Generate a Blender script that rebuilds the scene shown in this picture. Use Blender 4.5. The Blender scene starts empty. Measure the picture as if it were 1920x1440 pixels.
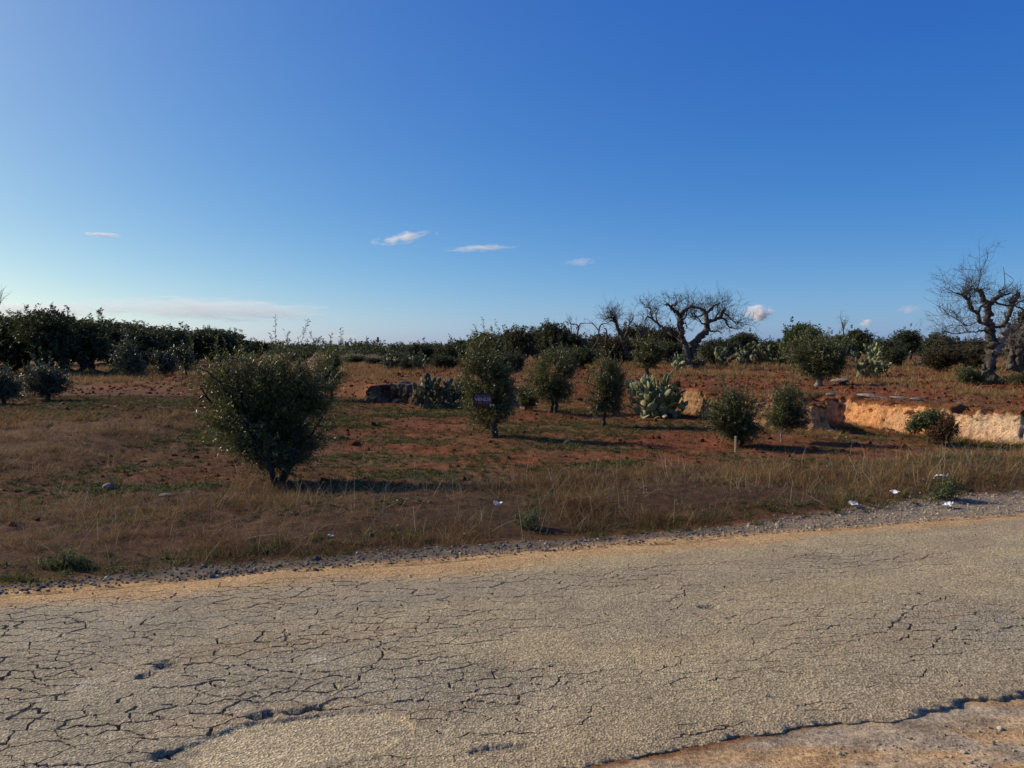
import bpy, math, random
import numpy as np
from mathutils import Vector

# ------------------------------------------------------------------ camera, sky, sun, exposure
SC = bpy.context.scene
COL = SC.collection
F = 1450.0                      # focal length in pixels of the 1920 px wide photograph
CAM_H = 1.65
PITCH = math.atan(68.0 / F)
cam_data = bpy.data.cameras.new('camera')
cam_data.sensor_width = 36.0
cam_data.lens = 36.0 * F / 1920.0
cam_data.clip_start = 0.05
cam_data.clip_end = 40000.0
cam = bpy.data.objects.new('camera', cam_data)
COL.objects.link(cam)
cam.location = (0, 0, CAM_H)
cam.rotation_euler = (math.pi / 2 - PITCH, 0, 0)
SC.camera = cam

SUN_EL = math.radians(30.0)
SUN_AZ = math.radians(-70.0)    # measured from +Y (view direction) towards +X: the sun stands to the left, a little ahead
sdir = Vector((math.sin(SUN_AZ) * math.cos(SUN_EL), math.cos(SUN_AZ) * math.cos(SUN_EL), math.sin(SUN_EL)))

world = bpy.data.worlds.new('World')
SC.world = world
world.use_nodes = True
wn = world.node_tree.nodes
wl = world.node_tree.links
wn.clear()
sky = wn.new('ShaderNodeTexSky')
sky.sky_type = 'NISHITA'
sky.sun_disc = False
sky.sun_elevation = SUN_EL
sky.sun_rotation = SUN_AZ
sky.altitude = 0.0
sky.air_density = 0.55
sky.dust_density = 1.0
sky.ozone_density = 3.0
wb_ = wn.new('ShaderNodeMix'); wb_.data_type = 'RGBA'; wb_.blend_type = 'MULTIPLY'
wb_.inputs[0].default_value = 1.0
wb_.inputs[7].default_value = (0.87, 0.965, 1.09, 1)      # the camera's white balance
hs = wn.new('ShaderNodeHueSaturation')
hs.inputs['Saturation'].default_value = 1.2
hs.inputs['Value'].default_value = 1.0
bg = wn.new('ShaderNodeBackground')
bg.inputs['Strength'].default_value = 0.145
wo = wn.new('ShaderNodeOutputWorld')
wl.new(sky.outputs[0], wb_.inputs[6])
wl.new(wb_.outputs[2], hs.inputs['Color'])
# the phone's colour response: strong blues and greens are held back as in the photograph
SKY_K = 0.135
sp_ = wn.new('ShaderNodeSeparateColor'); cb_ = wn.new('ShaderNodeCombineColor')
wl.new(hs.outputs[0], sp_.inputs[0]); wl.new(sp_.outputs[0], cb_.inputs[0])
for ch, p_, k_ in ((1, 0.90, 0.875), (2, 0.42, 0.715)):
    pw = wn.new('ShaderNodeMath'); pw.operation = 'POWER'; pw.inputs[1].default_value = p_
    ml = wn.new('ShaderNodeMath'); ml.operation = 'MULTIPLY'; ml.inputs[1].default_value = k_ * SKY_K ** (p_ - 1.0)
    wl.new(sp_.outputs[ch], pw.inputs[0]); wl.new(pw.outputs[0], ml.inputs[0]); wl.new(ml.outputs[0], cb_.inputs[ch])
wl.new(cb_.outputs[0], bg.inputs['Color'])
wl.new(bg.outputs[0], wo.inputs['Surface'])

sun_data = bpy.data.lights.new('sun', 'SUN')
sun_data.energy = 5.0
sun_data.angle = math.radians(0.53)
sun_data.color = (1.0, 0.87, 0.70)
sun = bpy.data.objects.new('sun', sun_data)
COL.objects.link(sun)
sun.rotation_euler = sdir.to_track_quat('Z', 'Y').to_euler()
sun.location = (-20, 10, 30)

SC.view_settings.view_transform = 'Standard'
SC.view_settings.look = 'None'
SC.view_settings.exposure = 0.0
SC.view_settings.gamma = 1.0
SC.render.engine = 'CYCLES'
SC.cycles.use_denoising = True
SC.cycles.max_bounces = 8
SC.cycles.diffuse_bounces = 2
SC.cycles.glossy_bounces = 2
SC.cycles.transmission_bounces = 3
SC.cycles.transparent_max_bounces = 6
SC.cycles.volume_bounces = 5

# ------------------------------------------------------------------ numpy noise
def _hash(ix, iy, seed):
    h = (ix.astype(np.int64) * 374761393 + iy.astype(np.int64) * 668265263 + seed * 982451653) & 0xFFFFFFFF
    h = ((h ^ (h >> 13)) * 1274126177) & 0xFFFFFFFF
    h = (h ^ (h >> 16)) & 0xFFFFFFFF
    h = (h * 2246822519) & 0xFFFFFFFF
    h = h ^ (h >> 15)
    return (h & 0xFFFFFF) / float(0x1000000)

def vn(x, y, seed=0):
    x = np.asarray(x, float); y = np.asarray(y, float)
    ix = np.floor(x); iy = np.floor(y)
    fx = x - ix; fy = y - iy
    fx = fx * fx * (3 - 2 * fx); fy = fy * fy * (3 - 2 * fy)
    a = _hash(ix, iy, seed); b = _hash(ix + 1, iy, seed)
    c = _hash(ix, iy + 1, seed); d = _hash(ix + 1, iy + 1, seed)
    return (a * (1 - fx) + b * fx) * (1 - fy) + (c * (1 - fx) + d * fx) * fy

def fbm(x, y, octs=4, seed=0, gain=0.5):
    s = 0.0; a = 1.0; t = 0.0
    x = np.asarray(x, float); y = np.asarray(y, float)
    for o in range(octs):
        s = s + a * vn(x * 2 ** o + 17.3 * o, y * 2 ** o - 9.1 * o, seed + o)
        t += a; a *= gain
    return s / t

def voronoi_edge(x, y, seed=0, jitter=0.9):
    """distance to the nearest cell border, and the cell's random number"""
    ix = np.floor(x); iy = np.floor(y)
    f1 = np.full(x.shape, 9.0); bx = np.zeros(x.shape); by = np.zeros(x.shape); cid = np.zeros(x.shape)
    for dx in (-1, 0, 1):
        for dy in (-1, 0, 1):
            cx = ix + dx; cy = iy + dy
            px = cx + 0.5 + (_hash(cx, cy, seed) - 0.5) * jitter - x
            py = cy + 0.5 + (_hash(cx, cy, seed + 7) - 0.5) * jitter - y
            d = px * px + py * py
            m = d < f1
            f1 = np.where(m, d, f1); bx = np.where(m, px, bx); by = np.where(m, py, by)
            cid = np.where(m, _hash(cx, cy, seed + 13), cid)
    e = np.full(x.shape, 9.0)
    for dx in (-2, -1, 0, 1, 2):
        for dy in (-2, -1, 0, 1, 2):
            cx = ix + dx; cy = iy + dy
            px = cx + 0.5 + (_hash(cx, cy, seed) - 0.5) * jitter - x
            py = cy + 0.5 + (_hash(cx, cy, seed + 7) - 0.5) * jitter - y
            ex = px - bx; ey = py - by
            l = np.sqrt(ex * ex + ey * ey)
            ok = l > 1e-5
            l = np.where(ok, l, 1.0)
            dd = (0.5 * (px + bx) * ex + 0.5 * (py + by) * ey) / l
            e = np.where(ok, np.minimum(e, dd), e)
    return e, cid

def ss(t):
    t = np.clip(t, 0, 1)
    return t * t * (3 - 2 * t)

def lerp(a, b, t):
    return a + (b - a) * t

# ------------------------------------------------------------------ the lie of the land
TH = math.atan(0.297)
def far_edge(x, y):            # metres beyond the far edge of the asphalt
    return (y - (6.12 + 0.297 * x)) * math.cos(TH)
def near_edge(x, y):           # metres beyond the near edge of the asphalt (negative: camera side)
    return (y - (2.85 + 0.345 * x)) * 0.95

STEP = np.array([(-90, 40), (-40, 36), (-14, 29), (-8, 27), (-5.7, 25.6), (-4.5, 24.0), (-1.5, 21.9), (2, 20.8), (4.3, 19.4), (4.7, 17.2),
                 (5.0, 15.9), (5.9, 15.1), (6.2, 15.2), (6.4, 17.3), (7.45, 17.2), (7.6, 16.1), (8.1, 14.7), (8.7, 13.2), (9.6, 12.6), (13, 12.8),
                 (20, 16), (40, 24), (90, 40)], float)

def step_dist(x, y):
    x = np.asarray(x, float); y = np.asarray(y, float)
    best = np.full(x.shape, 1e9)
    for (ax, ay), (bx, by) in zip(STEP[:-1], STEP[1:]):
        dx, dy = bx - ax, by - ay
        t = np.clip(((x - ax) * dx + (y - ay) * dy) / (dx * dx + dy * dy), 0, 1)
        best = np.minimum(best, (x - ax - t * dx) ** 2 + (y - ay - t * dy) ** 2)
    return np.where(y > np.interp(x, STEP[:, 0], STEP[:, 1]), 1, -1) * np.sqrt(best)

def step_height(x):
    return np.interp(x, [-12, -6, -4, 0, 4, 9, 14], [0.16, 0.36, 0.52, 0.56, 0.58, 0.54, 0.5])

def step_width(x):
    return np.interp(x, [-12, -5.0, -4.5, -0.4, 0.2, 3.9, 4.4, 12, 16], [3.0, 1.2, 0.25, 0.25, 0.9, 0.9, 0.25, 0.25, 1.5])

def ground_z(x, y, rough=True):
    x = np.asarray(x, float); y = np.asarray(y, float)
    r = np.sqrt(x * x + y * y)
    ef = far_edge(x, y); en = near_edge(x, y)
    z = np.zeros(x.shape)
    # verge: a low bank behind the gravel, then the field
    z = z + 0.11 * ss((ef - 0.5) / 1.0) * (1 - ss((ef - 2.4) / 1.2)) * (0.4 + 0.9 * vn(x * 0.35, y * 0.35, 3))
    if rough:
        z = z + ss((ef - 0.5) / 1.5) * ((fbm(x * 0.45, y * 0.45, 3, 5) - 0.5) * 0.16 + (fbm(x * 2.6, y * 2.6, 3, 9) - 0.5) * 0.07
                                    + (fbm(x * 11, y * 11, 2, 10) - 0.5) * 0.035) * np.clip(40 / np.maximum(r, 1), 0.2, 1)
    # raised rough strip on the left
    e = -5.75 - x - 0.03 * (y - 9) + (vn(x * 0.3 + y * 0.6, y * 0.2, 21) - 0.5) * 0.8
    z = z + 0.20 * ss(e / 1.5) * ss((y - 8.2) / 2.0) * (1 - ss((y - 20) / 8))
    # the terrace beyond the step
    sd = step_dist(x, y)
    z = z + step_height(x) * ss((sd - 0.14) / step_width(x)) * (1 - ss((r - 120) / 400) * 0.5)
    # road bed and near shoulder
    road = ss(-ef / 0.10) * ss(en / 0.10)
    z = np.where(ef < 0.6, z - 0.012 - 0.03 * road, z)
    z = np.where(en < 0.05, -0.020 + (fbm(x * 3, y * 3, 3, 31) - 0.5) * 0.026 + (fbm(x * 7 + y * 2, y * 40, 2, 33) - 0.5) * 0.014, z)
    return z

def gz(x, y):
    return float(ground_z(np.array([x]), np.array([y]))[0])

def PX(px, Y):                  # world x of photo column px at distance Y
    return (px - 960.0) / F * Y
def PZ(py, Y):                  # world z of photo row py at distance Y
    a = math.atan((720.0 - py) / F) - PITCH
    return CAM_H + math.tan(a) * Y

# ------------------------------------------------------------------ mesh helpers
def mesh_np(name, V, faces_list, mats=(), smooth=False):
    """faces_list: list of int arrays (n, k)"""
    me = bpy.data.meshes.new(name)
    V = np.asarray(V, np.float32).reshape(-1, 3)
    faces_list = [np.asarray(f, np.int32) for f in faces_list if len(f)]
    loops = np.concatenate([f.reshape(-1) for f in faces_list])
    tot = np.concatenate([np.full(len(f), f.shape[1], np.int32) for f in faces_list])
    start = np.concatenate([[0], np.cumsum(tot)[:-1]]).astype(np.int32)
    me.vertices.add(len(V)); me.vertices.foreach_set('co', V.reshape(-1))
    me.loops.add(len(loops)); me.loops.foreach_set('vertex_index', loops)
    me.polygons.add(len(tot)); me.polygons.foreach_set('loop_start', start)
    me.polygons.foreach_set('loop_total', tot)
    if isinstance(smooth, np.ndarray):
        me.polygons.foreach_set('use_smooth', smooth)
    elif smooth is not None:
        me.polygons.foreach_set('use_smooth', np.full(len(tot), bool(smooth)))
    for m in mats:
        me.materials.append(m)
    me.update(calc_edges=True)
    me.validate()
    return me

def set_col(me, name, rgb):
    a = me.attributes.new(name, 'FLOAT_COLOR', 'POINT')
    rgba = np.ones((len(me.vertices), 4), np.float32)
    rgba[:, :3] = rgb
    a.data.foreach_set('color', rgba.reshape(-1))

def set_float(me, name, v):
    a = me.attributes.new(name, 'FLOAT', 'POINT')
    a.data.foreach_set('value', np.asarray(v, np.float32))

def obj(name, me, parent=None, loc=(0, 0, 0), rot=(0, 0, 0), scale=(1, 1, 1)):
    o = bpy.data.objects.new(name, me)
    COL.objects.link(o)
    o.location = loc; o.rotation_euler = rot; o.scale = scale
    if parent is not None:
        o.parent = parent
    return o

def tag(o, label=None, cat=None, group=None, kind=None):
    if label: o['label'] = label
    if cat: o['category'] = cat
    if group: o['group'] = group
    if kind: o['kind'] = kind
    return o

def thing(name, label, cat, loc, rotz=0.0, group=None):
    o = bpy.data.objects.new(name, None)
    COL.objects.link(o)
    o.empty_display_size = 0.2
    o.location = loc; o.rotation_euler = (0, 0, rotz)
    return tag(o, label, cat, group)

class MB:
    """collects verts / faces"""
    def __init__(self):
        self.v = []; self.f3 = []; self.f4 = []; self.n = 0; self.at = []
    def add(self, V, F3=None, F4=None, at=0.0):
        V = np.asarray(V, float).reshape(-1, 3)
        if F3 is not None and len(F3): self.f3.append(np.asarray(F3) + self.n)
        if F4 is not None and len(F4): self.f4.append(np.asarray(F4) + self.n)
        self.v.append(V); self.n += len(V)
        self.at.append(np.full(len(V), at) if np.isscalar(at) else np.asarray(at))
    def tube(self, pts, rad, sides=6, cap=True, rough=0.0, rng=None, at=0.0):
        P = np.asarray(pts, float); R = np.asarray(rad, float)
        n = len(P)
        T = np.gradient(P, axis=0)
        T /= np.linalg.norm(T, axis=1, keepdims=True) + 1e-9
        ref = np.array([0, 0, 1.0]) if abs(T[0][2]) < 0.9 else np.array([1.0, 0, 0])
        u = np.cross(T[0], ref); u /= np.linalg.norm(u)
        ang = np.arange(sides) * 2 * math.pi / sides
        V = np.zeros((n, sides, 3))
        for i in range(n):
            u = u - T[i] * np.dot(u, T[i]); u /= np.linalg.norm(u) + 1e-9
            w = np.cross(T[i], u)
            r = R[i]
            if rough and rng is not None:
                r = R[i] * (1 + rough * (rng.random(sides) - 0.5) * 2)[:, None]
            V[i] = P[i] + r * (np.cos(ang)[:, None] * u + np.sin(ang)[:, None] * w)
        i0 = np.arange(n - 1)[:, None] * sides; k = np.arange(sides)[None, :]; k2 = (k + 1) % sides
        Q = np.stack([i0 + k, i0 + k2, i0 + sides + k2, i0 + sides + k], -1).reshape(-1, 4)
        self.add(V.reshape(-1, 3), None, Q, at)
        if cap:
            b = self.n - n * sides
            self.add(P[-1:] + T[-1:] * R[-1] * 0.4, None, None, at)
            tip = self.n - 1
            last = b + (n - 1) * sides
            kk = np.arange(sides)
            self.f3.append(np.stack([last + kk, last + (kk + 1) % sides, np.full(sides, tip)], -1))
    def sticks(self, A, B, ra, rb, at=0.4):
        A = np.asarray(A, float); B = np.asarray(B, float); n = len(A)
        T = B - A; T /= np.linalg.norm(T, axis=1, keepdims=True) + 1e-9
        ref = np.where(np.abs(T[:, 2:3]) < 0.9, np.array([[0, 0, 1.0]]), np.array([[1.0, 0, 0]]))
        u = np.cross(T, ref); u /= np.linalg.norm(u, axis=1, keepdims=True); w = np.cross(T, u)
        V = np.zeros((n, 6, 3))
        for k in range(3):
            a = k * 2 * math.pi / 3
            o = math.cos(a) * u + math.sin(a) * w
            V[:, k] = A + o * ra; V[:, 3 + k] = B + o * rb
        q = np.arange(n)[:, None] * 6
        Q = np.concatenate([q + np.array([[k, (k + 1) % 3, 3 + (k + 1) % 3, 3 + k]]) for k in range(3)])
        self.add(V.reshape(-1, 3), None, Q, at)
    def build(self, name, mats, smooth=True, att=None):
        fl = []
        if self.f3: fl.append(np.concatenate(self.f3))
        if self.f4: fl.append(np.concatenate(self.f4))
        me = mesh_np(name, np.concatenate(self.v), fl, mats, smooth)
        if att: set_float(me, att, np.concatenate(self.at))
        return me

# ------------------------------------------------------------------ materials
def new_mat(name):
    m = bpy.data.materials.new(name); m.use_nodes = True
    nt = m.node_tree; nt.nodes.clear()
    out = nt.nodes.new('ShaderNodeOutputMaterial')
    return m, nt, out

class NB:
    def __init__(self, name):
        self.m, self.nt, self.out = new_mat(name)
    def n(self, typ, **kw):
        nd = self.nt.nodes.new(typ)
        for k, v in kw.items():
            setattr(nd, k, v)
        return nd
    def l(self, a, b):
        self.nt.links.new(a, b)
    def coord(self, kind='Object'):
        return self.n('ShaderNodeTexCoord').outputs[kind]
    def noise(self, scale, detail=4, rough=0.55, vec=None, dist=0.0):
        nd = self.n('ShaderNodeTexNoise')
        nd.inputs['Scale'].default_value = scale; nd.inputs['Detail'].default_value = detail
        nd.inputs['Roughness'].default_value = rough; nd.inputs['Distortion'].default_value = dist
        if vec is not None: self.l(vec, nd.inputs['Vector'])
        return nd.outputs['Fac']
    def ramp(self, fac, stops):
        nd = self.n('ShaderNodeValToRGB')
        el = nd.color_ramp.elements
        while len(el) < len(stops): el.new(0.5)
        for e, (p, c) in zip(el, stops):
            e.position = p
            e.color = (c[0], c[1], c[2], 1) if not np.isscalar(c) else (c, c, c, 1)
        self.l(fac, nd.inputs['Fac'])
        return nd.outputs['Color']
    def mix(self, fac, a, b, blend='MIX'):
        nd = self.n('ShaderNodeMix', data_type='RGBA', blend_type=blend)
        nd.clamp_factor = True
        for sock, v in ((nd.inputs[0], fac), (nd.inputs[6], a), (nd.inputs[7], b)):
            if isinstance(v, (int, float)): sock.default_value = v
            elif isinstance(v, (tuple, list)): sock.default_value = (v[0], v[1], v[2], 1)
            else: self.l(v, sock)
        return nd.outputs[2]
    def math(self, op, a, b=0.0):
        nd = self.n('ShaderNodeMath', operation=op)
        for sock, v in ((nd.inputs[0], a), (nd.inputs[1], b)):
            if isinstance(v, (int, float)): sock.default_value = v
            else: self.l(v, sock)
        return nd.outputs[0]
    def attr(self, name):
        return self.n('ShaderNodeAttribute', attribute_name=name)
    def bump(self, h, strength, dist, normal=None):
        nd = self.n('ShaderNodeBump')
        nd.inputs['Strength'].default_value = strength; nd.inputs['Distance'].default_value = dist
        self.l(h, nd.inputs['Height'])
        if normal is not None: self.l(normal, nd.inputs['Normal'])
        return nd.outputs['Normal']
    def principled(self, color, rough=0.9, spec=0.2, normal=None):
        p = self.n('ShaderNodeBsdfPrincipled')
        if isinstance(color, (tuple, list)): p.inputs['Base Color'].default_value = (*color[:3], 1)
        else: self.l(color, p.inputs['Base Color'])
        p.inputs['Roughness'].default_value = rough
        p.inputs['Specular IOR Level'].default_value = spec
        if normal is not None: self.l(normal, p.inputs['Normal'])
        self.l(p.outputs[0], self.out.inputs['Surface'])
        return p

def mat_ground():
    b = NB('field_soil')
    c = b.coord()
    base = b.attr('col').outputs['Color']
    n1 = b.noise(7.0, 6, 0.65, c); n2 = b.noise(45.0, 4, 0.7, c); n3 = b.noise(160.0, 2, 0.6, c)
    v1 = b.ramp(n1, [(0.3, 0.55), (0.7, 1.35)])
    v2 = b.ramp(n2, [(0.3, 0.45), (0.7, 1.5)])
    v3 = b.ramp(n3, [(0.3, 0.6), (0.72, 1.45)])
    col = b.mix(1.0, b.mix(1.0, b.mix(1.0, base, v1, 'MULTIPLY'), v2, 'MULTIPLY'), v3, 'MULTIPLY')
    nb = b.bump(n2, 0.6, 0.012)
    nb = b.bump(n3, 0.5, 0.005, nb)
    b.principled(col, 0.95, 0.1, nb)
    return b.m

def mat_road():
    b = NB('worn_asphalt')
    c = b.coord()
    base = b.attr('col').outputs['Color']
    n1 = b.noise(2.2, 5, 0.6, c); n2 = b.noise(95.0, 3, 0.8, c); n3 = b.noise(260.0, 2, 0.6, c)
    vo = b.n('ShaderNodeTexVoronoi'); vo.inputs['Scale'].default_value = 85.0
    b.l(c, vo.inputs['Vector'])
    stone = b.ramp(vo.outputs['Color'], [(0.15, 0.5), (0.9, 1.42)])
    v1 = b.ramp(n1, [(0.3, 0.84), (0.7, 1.14)])
    v2 = b.ramp(n2, [(0.32, 0.4), (0.68, 1.52)])
    col = b.mix(1.0, b.mix(1.0, base, v1, 'MULTIPLY'), v2, 'MULTIPLY')
    col = b.mix(0.8, col, stone, 'MULTIPLY')
    nb = b.bump(n2, 1.0, 0.008)
    nb = b.bump(vo.outputs['Distance'], 0.7, 0.007, nb)
    nb = b.bump(n3, 0.5, 0.003, nb)
    b.principled(col, 0.9, 0.2, nb)
    return b.m

def mat_earth():
    b = NB('cut_earth')
    c = b.coord()
    base = b.attr('col').outputs['Color']
    n1 = b.noise(3.0, 6, 0.65, c); n2 = b.noise(28.0, 5, 0.7, c); n3 = b.noise(110.0, 2, 0.6, c)
    v = b.mix(1.0, b.ramp(n1, [(0.3, 0.7), (0.7, 1.25)]), b.ramp(n2, [(0.33, 0.45), (0.55, 1.1), (0.8, 1.3)]), 'MULTIPLY')
    col = b.mix(1.0, base, v, 'MULTIPLY')
    nb = b.bump(n1, 0.5, 0.08); nb = b.bump(n2, 1.0, 0.035, nb); nb = b.bump(n3, 0.6, 0.01, nb)
    b.principled(col, 0.95, 0.1, nb)
    return b.m

def mat_leaf(name, top, under, var=(0.7, 1.35), rough=0.4, spec=0.45, trans=0.12, tcol=(0.10, 0.12, 0.02)):
    b = NB(name)
    t = b.attr('tint').outputs['Fac']
    v = b.ramp(t, [(0.0, var[0]), (1.0, var[1])])
    g = b.n('ShaderNodeNewGeometry')
    col = b.mix(g.outputs['Backfacing'], top, under)
    col = b.mix(1.0, col, v, 'MULTIPLY')
    p = b.n('ShaderNodeBsdfPrincipled')
    b.l(col, p.inputs['Base Color']); p.inputs['Roughness'].default_value = rough
    p.inputs['Specular IOR Level'].default_value = spec
    tr = b.n('ShaderNodeBsdfTranslucent'); tr.inputs['Color'].default_value = (*tcol, 1)
    mx = b.n('ShaderNodeMixShader'); mx.inputs[0].default_value = trans
    b.l(p.outputs[0], mx.inputs[1]); b.l(tr.outputs[0], mx.inputs[2])
    b.l(mx.outputs[0], b.out.inputs['Surface'])
    return b.m

def mat_blade(name, c1, c2, rough=0.75, trans=0.2):
    b = NB(name)
    oi = b.n('ShaderNodeObjectInfo')
    t = b.attr('tint').outputs['Fac']
    f = b.math('ADD', b.math('MULTIPLY', oi.outputs['Random'], 0.55), b.math('MULTIPLY', t, 0.45))
    col = b.ramp(f, [(0.1, c1), (0.9, c2)])
    p = b.n('ShaderNodeBsdfPrincipled'); b.l(col, p.inputs['Base Color'])
    p.inputs['Roughness'].default_value = rough; p.inputs['Specular IOR Level'].default_value = 0.25
    tr = b.n('ShaderNodeBsdfTranslucent'); b.l(col, tr.inputs['Color'])
    mx = b.n('ShaderNodeMixShader'); mx.inputs[0].default_value = trans
    b.l(p.outputs[0], mx.inputs[1]); b.l(tr.outputs[0], mx.inputs[2])
    b.l(mx.outputs[0], b.out.inputs['Surface'])
    return b.m

def mat_noise(name, c1, c2, scale=8.0, rough=0.9, spec=0.2, bump=0.5, bdist=0.02, rnd=0.0, stretch=None):
    b = NB(name)
    c = b.coord()
    if stretch:
        mp = b.n('ShaderNodeMapping'); mp.inputs['Scale'].default_value = stretch
        b.l(c, mp.inputs['Vector']); c = mp.outputs[0]
    n1 = b.noise(scale, 6, 0.65, c)
    col = b.ramp(n1, [(0.3, c1), (0.7, c2)])
    if rnd:
        oi = b.n('ShaderNodeObjectInfo')
        v = b.ramp(oi.outputs['Random'], [(0, 1 - rnd), (1, 1 + rnd)])
        col = b.mix(1.0, col, v, 'MULTIPLY')
    nb = b.bump(n1, bump, bdist)
    b.principled(col, rough, spec, nb)
    return b.m

M = {}
M['ground'] = mat_ground()
M['road'] = mat_road()
M['earth'] = mat_earth()
M['olive'] = mat_leaf('olive_leaf', (0.046, 0.055, 0.013), (0.14, 0.142, 0.066), spec=0.35, trans=0.22, tcol=(0.17, 0.17, 0.03))
M['olive_grey'] = mat_leaf('olive_leaf_grey', (0.045, 0.050, 0.024), (0.13, 0.132, 0.09), spec=0.3)
M['olive_far'] = mat_leaf('old_olive_leaf', (0.036, 0.042, 0.015), (0.085, 0.09, 0.05), spec=0.12, rough=0.6)
M['olive_brown'] = mat_leaf('withered_olive_leaf', (0.048, 0.038, 0.016), (0.085, 0.068, 0.04), spec=0.12, rough=0.6)
M['broad'] = mat_leaf('broad_green_leaf', (0.040, 0.062, 0.014), (0.065, 0.08, 0.03), rough=0.45, trans=0.18, tcol=(0.16, 0.2, 0.02))
M['russet'] = mat_leaf('russet_leaf', (0.10, 0.045, 0.022), (0.12, 0.06, 0.03), rough=0.6, spec=0.2)
M['weed_leaf'] = mat_leaf('weed_leaf', (0.065, 0.085, 0.03), (0.10, 0.115, 0.06), rough=0.6, spec=0.25, trans=0.2, tcol=(0.18, 0.2, 0.04))
M['bark'] = mat_noise('olive_bark', (0.028, 0.023, 0.018), (0.085, 0.072, 0.058), 14, 0.95, 0.1, 0.8, 0.03)
M['dead_bark'] = mat_noise('dead_grey_wood', (0.040, 0.035, 0.029), (0.145, 0.125, 0.10), 9, 0.95, 0.1, 1.0, 0.05, stretch=(1, 1, 0.45))
M['pale_wood'] = mat_noise('bleached_wood', (0.14, 0.12, 0.095), (0.34, 0.30, 0.25), 12, 0.95, 0.1, 0.8, 0.03, stretch=(1, 1, 0.4))
M['twig'] = mat_noise('dry_twig', (0.06, 0.048, 0.038), (0.12, 0.10, 0.08), 6, 0.9, 0.1, 0.2, 0.005)
M['cactus'] = mat_noise('prickly_pear_skin', (0.105, 0.118, 0.045), (0.225, 0.235, 0.10), 5, 0.55, 0.3, 0.25, 0.01, rnd=0.55)
M['cactus_shaded'] = mat_noise('shaded_cactus_skin', (0.030, 0.036, 0.018), (0.085, 0.092, 0.045), 5, 0.55, 0.3, 0.25, 0.01, rnd=0.6)  # cactus skin darkened, shade put into the colour
M['cactus_dry'] = mat_noise('dried_cactus_skin', (0.30, 0.25, 0.14), (0.48, 0.42, 0.26), 7, 0.8, 0.2, 0.4, 0.02)
M['stone'] = mat_noise('limestone', (0.16, 0.14, 0.115), (0.40, 0.36, 0.30), 7, 0.95, 0.1, 0.8, 0.03)
M['stone_dark'] = mat_noise('lichened_stone', (0.034, 0.028, 0.021), (0.125, 0.102, 0.075), 6, 0.95, 0.1, 0.9, 0.04)
M['clod'] = mat_noise('soil_clod', (0.075, 0.025, 0.011), (0.22, 0.070, 0.028), 14, 0.95, 0.05, 0.8, 0.02, rnd=0.4)
M['pebble'] = mat_noise('pebble', (0.20, 0.155, 0.10), (0.46, 0.375, 0.255), 20, 0.9, 0.15, 0.4, 0.01, rnd=0.5)
M['rubble'] = mat_noise('earth_rubble', (0.26, 0.13, 0.055), (0.56, 0.35, 0.18), 14, 0.95, 0.1, 0.6, 0.02, rnd=0.35)
M['chip'] = mat_noise('dark_chipping', (0.06, 0.055, 0.05), (0.19, 0.17, 0.145), 20, 0.9, 0.15, 0.4, 0.01, rnd=0.5)
M['straw'] = mat_blade('straw_blade', (0.16, 0.088, 0.030), (0.42, 0.265, 0.105), trans=0.3)
M['straw_dark'] = mat_blade('withered_blade', (0.075, 0.040, 0.016), (0.25, 0.145, 0.056), trans=0.28)
M['stalk'] = mat_blade('pale_stalk', (0.24, 0.175, 0.09), (0.46, 0.38, 0.24))
M['green'] = mat_blade('green_blade', (0.055, 0.060, 0.015), (0.135, 0.135, 0.032), trans=0.3)
M['turf'] = mat_blade('mixed_turf', (0.065, 0.045, 0.014), (0.20, 0.125, 0.042), trans=0.25)
M['greyweed'] = mat_blade('grey_weed', (0.10, 0.105, 0.08), (0.24, 0.24, 0.19))
M['white'] = mat_noise('white_paper', (0.62, 0.62, 0.62), (0.85, 0.85, 0.84), 9, 0.7, 0.2, 0.3, 0.01)
M['film'] = mat_noise('grubby_plastic', (0.35, 0.36, 0.36), (0.6, 0.61, 0.6), 9, 0.45, 0.4, 0.3, 0.01)
M['stake'] = mat_noise('weathered_stake', (0.26, 0.20, 0.12), (0.44, 0.36, 0.24), 12, 0.9, 0.1, 0.4, 0.01)
M['sign_red'] = mat_noise('sign_red', (0.075, 0.012, 0.008), (0.095, 0.016, 0.010), 6, 0.5, 0.4, 0.05, 0.002)
M['sign_dark'] = mat_noise('sign_black', (0.02, 0.014, 0.012), (0.035, 0.022, 0.02), 6, 0.5, 0.4, 0.05, 0.002)
M['sign_white'] = mat_noise('sign_lettering', (0.52, 0.44, 0.43), (0.60, 0.52, 0.50), 6, 0.6, 0.3, 0.05, 0.002)
M['sign_dim'] = mat_noise('sign_faded_lettering', (0.26, 0.18, 0.175), (0.31, 0.22, 0.21), 6, 0.6, 0.3, 0.05, 0.002)
M['plaster'] = mat_noise('whitewashed_plaster', (0.62, 0.56, 0.44), (0.76, 0.70, 0.58), 2, 0.9, 0.1, 0.2, 0.02)
M['rooftile'] = mat_noise('roof_felt', (0.25, 0.2, 0.16), (0.35, 0.28, 0.22), 3, 0.9, 0.1, 0.2, 0.02)
M['dark_glass'] = mat_noise('window_dark', (0.02, 0.02, 0.022), (0.03, 0.03, 0.035), 3, 0.2, 0.5, 0.0, 0.01)
M['steel'] = mat_noise('galvanised_steel', (0.16, 0.17, 0.18), (0.24, 0.25, 0.26), 4, 0.5, 0.4, 0.1, 0.01)
M['turbine'] = mat_noise('turbine_white', (0.30, 0.32, 0.34), (0.36, 0.38, 0.4), 1, 0.5, 0.4, 0.0, 0.01)

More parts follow.
